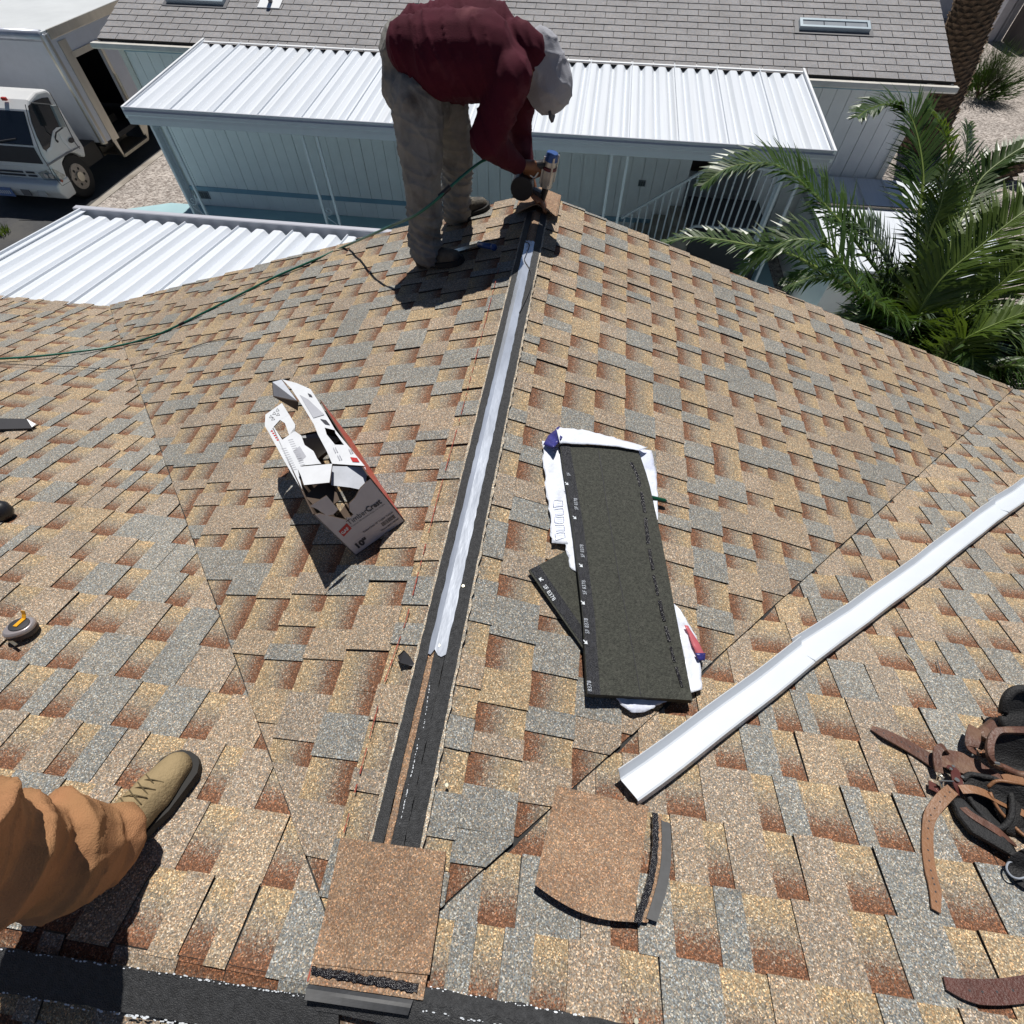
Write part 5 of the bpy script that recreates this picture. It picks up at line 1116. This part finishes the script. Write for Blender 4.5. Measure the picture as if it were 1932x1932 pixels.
pouch('pouch', [(1250, 1480), (1330, 1400), (1450, 1360), (1600, 1400), (1620, 1640), (1480, 1720), (1330, 1640)], (.8, -.2, -.1), .1, .9, mPB, None, hs=[.03, .06, .07, .06, .03, .02, .02])
mb = MB(); mb.prism([bM(*q, .035) for q in ((820, 960), (900, 940), (1020, 1060), (1180, 1190), (1320, 1340), (1400, 1480), (1300, 1420), (1150, 1330), (990, 1240), (880, 1100))], (0, 0, -.022)); mb.build('backing_pad', mPB, belt, bevel=.008)
mb = MB(); mb.prism([bM(*q, .05) for q in ((1040, 380), (1110, 330), (1180, 270), (1240, 300), (1290, 360), (1220, 420), (1130, 480), (1060, 440))], (0, 0, -.03)); mb.build('leather_fold', mLB, belt, bevel=.01)
strap('torn_flap', [(1000, 370), (985, 450), (975, 540), (1030, 580)], [.03, .036, .03, .02], [.05, .055, .045, .03], mLB)
strap('frame_strap', [(1220, 690), (1160, 670), (1125, 600), (1130, 480), (1180, 405), (1260, 395), (1430, 400)], [.012, .014, .016, .016, .016, .016, .016], [.04, .06, .085, .1, .11, .115, .115], mLB, th=.01)
mb = MB(); mb.tube([bM(1150, 660, .07), bM(1200, 668, .072)], .005, 8); mb.build('staple', mSTL, belt)
mb = MB(); mb.tube(bez([bM(*q, .035) for q in ((1340, 1470), (1280, 1480), (1262, 1530), (1300, 1590), (1360, 1612), (1420, 1600))], 6), .0022, 6); mb.build('wire_loop', M('grey wire', (.3, .33, .38), .4), belt)
strap('side_tab', [(1230, 790), (1290, 800), (1420, 830)], [.02, .03, .03], .06, mLT)
ls = thing('leather_strap', aM(1860, 1860), 'separate dark brown leather strap with punched holes at the bottom right edge', 'strap')
pts = [aM(*q, h) for q, h in (((1782, 1855), .012), ((1820, 1868), .016), ((1870, 1872), .018), ((1932, 1866), .02), ((2010, 1850), .02))]; pts = bez(pts, 6); N_ = Vector((0, ST, CT))
mb = MB(); mb.ribbon(pts, [lerp(.022, .040, min(1, i/8)) for i in range(len(pts))], [((pts[min(i+1, len(pts)-1)]-pts[max(i-1, 0)]).cross(N_)).normalized() for i in range(len(pts))], .005); so = mb.build('strap', M('dark brown leather', (.085, .03, .022), .45, var=.25, vs=40, bump=.5, bs=200), ls)
mb = MB()
for k in range(4): p = pts[7+k*3]+N_*.0032; mb.poly([p+Vector((math.cos(a), math.sin(a)*CT, -math.sin(a)*ST))*.0022 for a in [j*math.pi/4 for j in range(8)]])
h_ = mb.build('holes', mHOLE, so); h_['kind'] = 'stuff'
# ------------------------------------------------------------------ PEOPLE
def ball_tube(mb, p, q, r1, r2, flat=None, seg=14):
    # closed tapered capsule; flat = (axis, factor) squashes across an axis
    p, q = Vector(p), Vector(q); d = q-p; l = max(d.length, 1e-5); d = d/l; o1 = d.orthogonal().normalized(); o2 = d.cross(o1)
    prof = []
    for k in range(0, 6): a = math.pi/2*k/5; prof.append((-math.cos(a)*r1, math.sin(a)*r1+1e-4))
    for k in range(0, 6): a = math.pi/2*k/5; prof.append((l+math.sin(a)*r2, math.cos(a)*r2+1e-4))
    vs = []
    for t, r in prof:
        for i in range(seg): a = 2*math.pi*i/seg; vs.append(p+d*t+(o1*math.cos(a)+o2*math.sin(a))*r)
    if flat:
        ax, k = Vector(flat[0]).normalized(), flat[1]; c = (p+q)/2; vs = [v+ax*((v-c).dot(ax)*(k-1)) for v in vs]
    f = [tuple(range(seg))[::-1], tuple((len(prof)-1)*seg+i for i in range(seg))]
    for j in range(len(prof)-1):
        for i in range(seg): f.append((j*seg+i, j*seg+(i+1) % seg, (j+1)*seg+(i+1) % seg, (j+1)*seg+i))
    mb.mesh(vs, f)
def organic(name, parts, mat_, parent, voxel=.010, smooth=6, disp=None, cut=None):
    mb = MB()
    for p in parts: ball_tube(mb, *p)
    me = bpy.data.meshes.new(name); me.from_pydata(mb.v, [], mb.f); o = bpy.data.objects.new(name, me); COL.objects.link(o)
    r = o.modifiers.new('r', 'REMESH'); r.mode = 'VOXEL'; r.voxel_size = voxel; s_ = o.modifiers.new('s', 'SMOOTH'); s_.iterations = smooth; s_.factor = .5
    dg = bpy.context.evaluated_depsgraph_get(); m2 = bpy.data.meshes.new_from_object(o.evaluated_get(dg)); bpy.data.objects.remove(o); bpy.data.meshes.remove(me)
    m2.name = name
    if disp:
        nv = [v.normal.copy() for v in m2.vertices]
        for v, n in zip(m2.vertices, nv): v.co += n*disp(v.co, n)
    if cut:
        b = bmesh.new(); b.from_mesh(m2)
        bmesh.ops.delete(b, geom=[v for v in b.verts if cut(v.co)], context='VERTS'); b.to_mesh(m2); b.free()
    m2.polygons.foreach_set('use_smooth', [True]*len(m2.polygons)); m2.materials.clear(); m2.materials.append(mat_); m2.update()
    return link(name, m2, parent)
mSKIN = M('tanned skin', (.20, .085, .04), .5, var=.12, vs=20, bump=.15, bs=120)
mSHIRT = M('maroon shirt', (.06, .006, .016), .9, var=.2, vs=5, bump=.25, bs=250, col2=(.14, .045, .055), cs=6, cr=(.58, .8), spec=.2)
mTROU = M('dirty khaki trousers', (.23, .225, .21), .85, var=.25, vs=8, bump=.3, bs=160, col2=(.09, .08, .075), cs=7, cr=(.56, .74), spec=.2)
mHOOD = M('grey cap cloth', (.33, .335, .37), .85, var=.06, vs=12, bump=.3, bs=220, spec=.2)
mBOOT = M('dusty work boot', (.11, .095, .07), .75, var=.4, vs=18, bump=.4, bs=90, col2=(.03, .027, .025), cs=12); mSOLE = M('boot sole', (.02, .019, .018), .8)
mORNG = M('orange tan duck trousers', (.38, .19, .095), .9, var=.18, vs=7, bump=.35, bs=300, col2=(.30, .17, .08), cs=5, cr=(.45, .75), spec=.15)
mTANB = M('tan suede boot', (.27, .205, .115), .85, var=.2, vs=14, bump=.35, bs=150, col2=(.12, .085, .05), cs=16, cr=(.58, .75), spec=.15)
def folds(amp, sx, sy, sz, amp2=.002):
    def f(c, n):
        w_ = noise.noise(Vector((c.x*sx, c.y*sy, c.z*sz))); r_ = 1-abs(w_)*2.2
        return amp*(r_-.5)+amp2*noise.noise(c*60)
    return f
# --- roofer bending over the ridge with the nail gun
wk = thing('person', (-.45, 3.15, -.14), 'roofer in maroon shirt and grey cap bending over the ridge with a nail gun', 'person')
YH = 3.17
pel = aY(778, 150, YH); sp1 = aY(840, 95, YH); sp2 = aY(915, 95, YH+.02); chs = aY(955, 125, YH+.03); nk = aY(998, 125, YH+.08); hd = aY(1030, 140, YH+.12)
hipL = aY(788, 190, 3.05); hipR = aY(838, 185, 3.28)
kneL = aY(797, 345, 2.93); ankL = aY(805, 470, 2.92); kneR = aY(862, 310, 3.36); ankR = aY(862, 405, 3.40)
shL = aY(962, 150, 3.03); elL = aY(918, 262, 2.98); wrL = aY(978, 311, 3.22)
shR = aY(985, 150, 3.36); elR = aY(978, 245, 3.44); wrR = aY(996, 318, 3.36)
dy = Vector((0, 1, 0))
hL = aY(1001, 313, 3.27); hR = aY(1006, 362, 3.31)
def hand(wr, palm, fdir, across, nrm, curl=.5, rr=1.0):
    # five fingers curling towards nrm
    P_ = []; fdir, across, nrm = Vector(fdir).normalized(), Vector(across).normalized(), Vector(nrm).normalized(); palm = Vector(palm)
    P_.append((wr, palm, .026*rr, .028*rr)); P_.append((palm-across*.024, palm+across*.022, .018*rr, .017*rr)); P_.append((palm+fdir*.03-across*.026, palm+fdir*.03+across*.026, .014*rr, .014*rr))
    for k, (o, l) in enumerate(((-.030, .030), (-.010, .036), (.010, .034), (.029, .027))):
        b = palm+fdir*.038+across*o; a1 = fdir*math.cos(curl)+nrm*math.sin(curl); a2 = fdir*math.cos(curl*2.2)+nrm*math.sin(curl*2.2); a3 = fdir*math.cos(curl*3.2)+nrm*math.sin(curl*3.2)
        p1 = b+a1*l; p2 = p1+a2*l*.75; p3 = p2+a3*l*.55; P_ += [(b, p1, .0105*rr, .0095*rr), (p1, p2, .0095*rr, .0088*rr), (p2, p3, .0088*rr, .0075*rr)]
    t0 = palm-across*.03-fdir*.005; t1 = t0-across*.022+fdir*.022+nrm*.008; t2 = t1+fdir*.026+nrm*.014+across*.006
    P_ += [(palm-across*.01, t0, .018*rr, .014*rr), (t0, t1, .013*rr, .0115*rr), (t1, t2, .0115*rr, .009*rr)]; return P_
body = [(pel, sp1, .13, .13), (sp1, chs, .13, .13), (chs, nk, .08, .06), (nk, hd, .06, .07), (hd+Vector((.0, 0, .03)), hd+Vector((.01, 0, -.05)), .085, .075), (hipL, kneL, .08, .055), (kneL, ankL, .05, .04), (hipR, kneR, .08, .055), (kneR, ankR, .05, .04), (pel, hipL, .1, .08), (pel, hipR, .1, .08), (chs, shL, .08, .06), (chs, shR, .08, .06), (shL, elL, .05, .04), (elL, wrL, .04, .027), (shR, elR, .05, .04), (elR, wrR, .04, .027)]
# face: nose, chin and ears under the cap
fx = Vector((.35, 0, -.9)).normalized(); body += [(hd+fx*.03+Vector((.07, 0, -.02)), hd+fx*.05+Vector((.088, 0, -.03)), .014, .013), (hd+fx*.09, hd+fx*.10+Vector((.03, 0, 0)), .04, .03), (hd+dy*.08, hd+dy*.085+fx*.03, .02, .014), (hd-dy*.08, hd-dy*.085+fx*.03, .02, .014)]
body += hand(wrL, hL, (.35, .1, -.55), (.75, -.1, .5), (.5, .8, .1), .7)
body += hand(wrR, hR, (.8, -.25, -.35), (.2, .9, -.25), (.1, -.2, -1), .45)
organic('body', body, mSKIN, wk, .0065, 3)
shp = []
for s_, k in ((-1, .085), (1, .085)):
    o_ = dy*s_*k; shp += [(aY(782, 78, YH)+o_, sp1+o_*1.1, .105, .155), (sp1+o_*1.1, sp2+o_*1.1, .155, .150), (sp2+o_*1.1, chs+o_*1.05, .150, .115)]
shp += [(aY(812, 112, YH), aY(858, 135, YH), .115, .12), (aY(858, 135, YH), aY(925, 140, YH), .12, .105), (chs, nk-Vector((0.03, 0, -.015)), .12, .09), (chs, shL, .11, .095), (chs, shR, .11, .09),
        (shL, shL.lerp(elL, .5), .097, .085), (shL.lerp(elL, .5), elL, .085, .078), (elL, elL.lerp(wrL, .6), .075, .058), (elL.lerp(wrL, .6), wrL, .056, .042),
        (shR, elR, .09, .066), (elR, wrR, .064, .04), (aY(1004, 78, YH+.05), aY(1006, 108, YH+.04), .040, .045), (aY(975, 80, YH+.05), aY(1000, 92, YH+.05), .08, .07), (aY(985, 105, YH+.2), aY(1000, 105, YH+.1), .06, .06)]
def shdisp(c, n):
    u = c.x*13+c.z*6; w_ = noise.noise(Vector((u, c.y*3, c.z*2.0))); v_ = noise.noise(Vector((c.x*24+c.z*9+5, c.y*6, c.z*3))); f_ = .010*math.exp(-abs(w_)*14)+.006*math.exp(-abs(v_)*12)-.001
    return f_*.9
organic('shirt', shp, mSHIRT, wk, .008, 16, shdisp)
trp = [(aY(765, 90, YH)-dy*.06, aY(765, 90, YH)+dy*.06, .075, .075), (aY(768, 100, YH), pel+Vector((-.0, 0, -.02)), .12, .15), (pel+Vector((-.0, 0, -.02)), hipL, .15, .125), (pel+Vector((0, 0, -.02)), hipR, .145, .12), (hipL, hipR, .12, .115), (hipL, kneL, .125, .093), (kneL, ankL+Vector((0, 0, .0)), .093, .078), (hipR, kneR, .12, .09), (kneR, ankR+Vector((0, 0, .02)), .088, .072), (ankL+Vector((-.0, 0, .05)), ankL+Vector((0, 0, .0)), .083, .086), (ankR+Vector((0, 0, .05)), ankR+Vector((0, 0, .03)), .078, .08)]
def trdisp(c, n):
    low = max(0, min(1, (0.30-c.z)/.3)); w_ = noise.noise(Vector((c.x*6, c.y*6, c.z*22+c.x*8))); v_ = noise.noise(Vector((c.x*14, c.y*14, c.z*5)))
    return .008*math.exp(-abs(v_)*9)+(.007+.014*low)*math.exp(-abs(w_)*7)-.004
tr = organic('trousers', trp, mTROU, wk, .008, 4, trdisp)
#, pel+Vector((-.10, -.17, .03)), pel+Vector((-.02, -.19, -.06)), pel+Vector((.06, -.17, -.12))], 5), .016, 8, flat=.5); mb.build('belt', M('brown belt', (.06, .04, .025), .5), wk, smooth=True)
# cap with neck cloth and brim
hp = [(hd+Vector((-.03, 0, .07)), hd+Vector((.02, 0, -.04)), .095, .115), (hd+Vector((-.05, 0, .06)), hd+Vector((-.07, 0, -.02)), .075, .07), (hd+Vector((.02, 0, -.03)), hd+Vector((.03, 0, -.06)), .105, .075), (nk+Vector((-.0, 0, .02)), hd, .08, .1)]
cp_ = organic('cap', hp, mHOOD, wk, .007, 4, lambda c, n: .007*math.exp(-abs(noise.noise(Vector((c.x*9, c.y*6, c.z*14))))*9)-.002)
bc = aY(1041, 203, YH+.1); mb = MB(); mb.prism([bc+Vector((-.012, -.06, .01)), bc+Vector((-.008, -.07, -.02)), bc+Vector((.004, -.04, -.05)), bc+Vector((.006, .04, -.05)), bc+Vector((-.008, .07, -.02)), bc+Vector((-.012, .06, .01))], (.012, 0, .004)); mb.build('brim', M('dark brim', (.06, .06, .075), .7), cp_, bevel=.002)
def boot(ank, heel, toe, parent, m1, m2, w_=.045, hgt=.075, shaft=.12, lift=.0, lace=False):
    d = (toe-heel); l = d.length; d = d.normalized(); up = Vector((0, 0, 1)); side = d.cross(up).normalized(); nrm = side.cross(d)
    pr_ = [(heel+nrm*.045+d*.03, heel+nrm*.05+d*.07, w_*.85, w_*.95), (heel+d*.06+nrm*.05, ank, w_*1.05, w_*1.1), (ank, ank+(ank-heel).normalized()*.0+up*shaft*.5, w_*1.1, w_*1.2), (heel+d*.09+nrm*.055, heel+d*(l*.6)+nrm*.042, w_*1.05, w_*1.0), (heel+d*(l*.6)+nrm*.038, heel+d*(l-.05)+nrm*.032, w_*1.08, w_*.85), (heel+d*(l*.65)+nrm*.03-side*.012, heel+d*(l-.055)+nrm*.028+side*.0, w_*.9, w_*.8)]
    b_ = organic('boot', pr_, m1, parent, .006, 4, lambda c, n: .0022*noise.noise(c*28), cut=None)
    mb = MB(); N_ = 26; ring = []
    for i in range(N_):
        a = 2*math.pi*i/N_; t = .5-.5*math.cos(a); ww = w_*(1.0+.12*math.sin(math.pi*t)+(.12 if t > .5 else -.08)); x_ = lerp(.0, l, t); ring.append(heel+d*x_+side*math.copysign(1, math.sin(a))*ww*min(1, (abs(math.sin(a))*1.5))**.7)
    mb.mesh([p-nrm*.0 for p in ring]+[p+nrm*.026 for p in ring], [tuple(range(N_)), tuple(range(N_, 2*N_))[::-1]]+[(i, N_+i, N_+(i+1) % N_, (i+1) % N_) for i in range(N_)]); mb.build('sole', m2, b_)
    return b_, d, side, nrm, l
hlL = Vector((-.635, 2.955, 0)); toL = Vector((-.345, 2.86, 0))
for v in (hlL, toL): v.z = RH(v.x, v.y)+.018
boot(ankL, hlL, toL, wk, mBOOT, mSOLE)
hlR = Vector((-.56, 3.43, 0)); toR = Vector((-.295, 3.47, 0))
for v in (hlR, toR): v.z = RH(v.x, v.y)+.018
boot(ankR, hlR, toR, wk, mBOOT, mSOLE)
# --- nail gun
gy = 3.29
gun = thing('nail_gun', aY(1025, 380, gy), 'silver and black coil nail gun with blue cap pressed on the ridge', 'nail gun')
gt, gb, gn = aY(1041, 296, gy), aY(1030, 352, gy), aY(1021, 388, gy); gd = (gt-gb).normalized()
mGS = M('gun aluminium', (.5, .5, .5), .3, .8, var=.2, vs=30); mGB = M('gun black', (.018, .018, .02), .45); mBLU = M('gun blue', (.04, .1, .3), .35, .3)
def ring_tube(name, p, q, r1, r2, m_, parent=gun, n=18): mb = MB(); mb.tube([p, q], [r1, r2], n); return mb.build(name, m_, parent, bevel=.002)
ring_tube('barrel', gb, gb+gd*.085, .033, .036, mGS); ring_tube('band', gb+gd*.086, gb+gd*.102, .039, .039, M('dark red band', (.12, .02, .03), .4)); ring_tube('neck', gb+gd*.102, gb+gd*.128, .034, .034, mGS); hc = ring_tube('head_cap', gb+gd*.128, gb+gd*.165, .037, .030, mBLU)
mb = MB()
for a in range(4): o_ = (Vector((math.cos(a*1.57+.4), math.sin(a*1.57+.4), 0))*.038); mb.tube([gb+gd*.02+o_, gb+gd*.15+o_], .006, 6)
o = mb.build('tie_bolts', mGS, gun); o['kind'] = 'stuff'
ring_tube('nose', gn, gb, .011, .02, mGB); hb_ = aY(978, 309, gy-.02); mb = MB(); mb.tube([gb+gd*.11, aY(1000, 312, gy-.01), hb_], [.024, .019, .021], 12); mb.build('handle', mGB, gun, smooth=True)
mb = MB(); mc = aY(986, 350, gy+.0); mb.tube([mc-dy*.045, mc+dy*.045], .062, 18); mb.build('magazine', mGB, gun, bevel=.004); mb = MB(); mb.bar(mc, aY(1021, 368, gy), .05, .035); mb.bar(mc+Vector((-.01, 0, -.0)), aY(975, 372, gy), .05, .05); mb.build('feed_arm', mGB, gun, bevel=.003)
ring_tube('air_fitting', hb_, aY(968, 306, gy-.03), .012, .009, mGS)
mb = MB(); mb.tube(bez([aY(1016, 325, gy-.02), aY(1008, 335, gy-.02), aY(1000, 330, gy-.02)], 4), .005, 6); mb.build('trigger', mGS, gun)
# --- green air hose
mHOSE = M('green hose', (.01, .125, .085), .35, var=.1)
hp_ = [aY(968, 306, gy-.03), aY(950, 303, 3.2), aY(932, 300, 3.1), aY(912, 303, 3.0), aY(885, 322, 2.86), aY(850, 352, 2.76), aY(815, 384, 2.72), aY(780, 408, 2.74), aY(745, 423, 2.86)]
for q in ((705, 441), (650, 465), (590, 492), (520, 522), (460, 552), (400, 582), (340, 612), (290, 634), (230, 651), (150, 663), (60, 673), (-60, 680)): hp_.append(aH(*q, RHN+.006))
hp_[9] = aY(705, 441, 3.0)
mb = MB(); mb.tube(bez(hp_, 8), .0065, 10); ho = tag(mb.build('air_hose', mHOSE, smooth=True), 'green air hose running from the nail gun across the left slope', 'hose')
mb = MB(); mb.tube([aY(829, 371, 2.735), aY(850, 352, 2.755)], .011, 10); mb.build('coupling', mGB, ho); mb = MB(); mb.tube([aH(338, 613, RHN+.006), aH(348, 608, RHN+.006)], .009, 8); mb.build('joint_tape', mGB, ho)
# --- pry bar with blue handle at his feet
pb = thing('pry_bar', aH(890, 468, .03), 'dark flat bar with a blue handle lying in the shadow by the roofer boots', 'pry bar')
mb = MB(); mb.tube([aH(903, 461, .045), aH(930, 466, .045)], .015, 10); mb.tube([aH(930, 466, .045), aH(933, 467, .045)], .017, 10); mb.build('handle', M('blue grip', (.03, .08, .25), .3), pb, smooth=True); mb = MB(); mb.bar(aH(846, 478, .035), aH(903, 462, .045), .04, .008); mb.build('blade', mSTL, pb)
# --- second person: standing beside the camera, one leg in view
p2 = thing('person', (-.72, .25, 0), 'lower leg in orange tan work trousers and a tan suede boot at the left edge', 'person')
hl2 = aM(232, 1590, .016); to2 = aM(366, 1426, .016); d2 = (to2-hl2).normalized(); hl2 = to2-d2*.30
an2 = hl2+d2*.07+Vector((-.005, -.01, .11)); kn2 = Vector((-.60, .14, .52)); hp2 = Vector((-.62, .05, .93))
b2, d_, s_, n_, l_ = boot(an2, hl2, to2, p2, mTANB, mSOLE, .047, .08, .12)
mb = MB()
for k in range(4):
    c_ = hl2+d_*(.135+.021*k)+n_*(.100-.006*k); mb.tube(bez([c_-s_*.026+d_*.008-n_*.008, c_+n_*.006, c_+s_*.026-d_*.008-n_*.008], 4), .0014, 6); mb.tube(bez([c_-s_*.026-d_*.008-n_*.008, c_+n_*.007, c_+s_*.026+d_*.008-n_*.008], 4), .0014, 6)
o = mb.build('laces', M('brown lace', (.10, .075, .035), .8), b2, smooth=True); o['kind'] = 'stuff'
tp2 = [(hp2, kn2, .12, .100), (kn2, an2+Vector((.0, -.01, .16)), .118, .104), (an2+Vector((0, -.01, .16)), an2+Vector((.012, .002, .035)), .104, .110)]
h3 = Vector((-.82, -.05, .93)); k3 = Vector((-1.12, -.15, .50)); a3 = Vector((-1.25, -.2, .06)); hc3 = Vector((-.72, 0, 1.0))
tp2 += [(h3, k3, .12, .1), (k3, a3, .1, .09), (hp2, h3, .14, .14), (hc3, hc3+Vector((0, 0, .08)), .15, .14)]
def ordisp(c, n):
    s_ = c.z*7.5-c.x*3.5+c.y*1.5+1.1*noise.noise(Vector((c.x*3, c.y*3, c.z*2.5))); f_ = s_-math.floor(s_)
    saw = (f_/.82)**1.6 if f_ < .82 else max(0, 1-(f_-.82)/.18)**1.3
    m_ = .45+.9*abs(noise.noise(Vector((c.x*5+3, c.y*5, c.z*3))))*1.6
    w_ = noise.noise(Vector((c.x*9, c.y*9, c.z*16))); v_ = noise.noise(Vector((c.x*30, c.y*30, c.z*22)))
    return .030*saw*min(1, m_)-.012+.0055*math.exp(-abs(w_)*10)+.0016*math.exp(-abs(v_)*8)
def ordisp_old(c, n):
    t = noise.noise(Vector((c.x*3+2, c.y*3, c.z*9.0+c.x*5-c.y*3))); w_ = noise.noise(Vector((c.x*8, c.y*8, c.z*18+c.x*9)))
    g_ = noise.noise(Vector((c.x*2+9, c.y*2, c.z*5-c.x*6+c.y*5)))
    return .026*math.exp(-(t*4.5)**2)+.014*math.exp(-(g_*6)**2)+.004*math.exp(-(w_*5)**2)-.020+.0015*noise.noise(c*45)
organic('trousers', tp2, mORNG, p2, .006, 6, ordisp)
ch3 = Vector((-.75, -.02, 1.35)); hd3 = Vector((-.74, .03, 1.68))
bd = [(hc3, ch3, .12, .13), (ch3, hd3, .06, .07), (hd3, hd3+Vector((0, .01, .08)), .08, .085), (hd3+Vector((0, .07, .0)), hd3+Vector((0, .085, -.01)), .02, .015), (hp2, kn2, .08, .06), (kn2, an2, .05, .045), (h3, k3, .08, .06), (k3, a3, .05, .045)]
shl, shr = ch3+Vector((.17, 0, .07)), ch3+Vector((-.17, 0, .07)); e_l, e_r = shl+Vector((.05, -.08, -.27)), shr+Vector((-.05, -.08, -.27)); w_l, w_r = e_l+Vector((-.02, .16, -.17)), e_r+Vector((.02, .16, -.17))
for a, b, c in ((shl, e_l, w_l), (shr, e_r, w_r)): bd += [(ch3, a, .07, .06), (a, b, .05, .04), (b, c, .04, .027)]+hand(c, c+Vector((0, .06, -.02)), (0, 1, -.3), (1, 0, 0), (0, -.3, -1), .4)
organic('body', bd, mSKIN, p2, .009, 3)
organic('shirt', [(hc3+Vector((0, 0, .02)), ch3, .15, .17), (ch3, shl, .12, .085), (ch3, shr, .12, .085), (shl, e_l, .085, .065), (shr, e_r, .085, .065), (e_l, w_l, .06, .045), (e_r, w_r, .06, .045)], mSHIRT, p2, .011, 4, shdisp)
hl4 = Vector((-1.27, -.30, 0)); to4 = Vector((-1.16, -.03, 0))
for v in (hl4, to4): v.z = RH(v.x, v.y)+.018
boot(a3, hl4, to4, p2, mTANB, mSOLE)
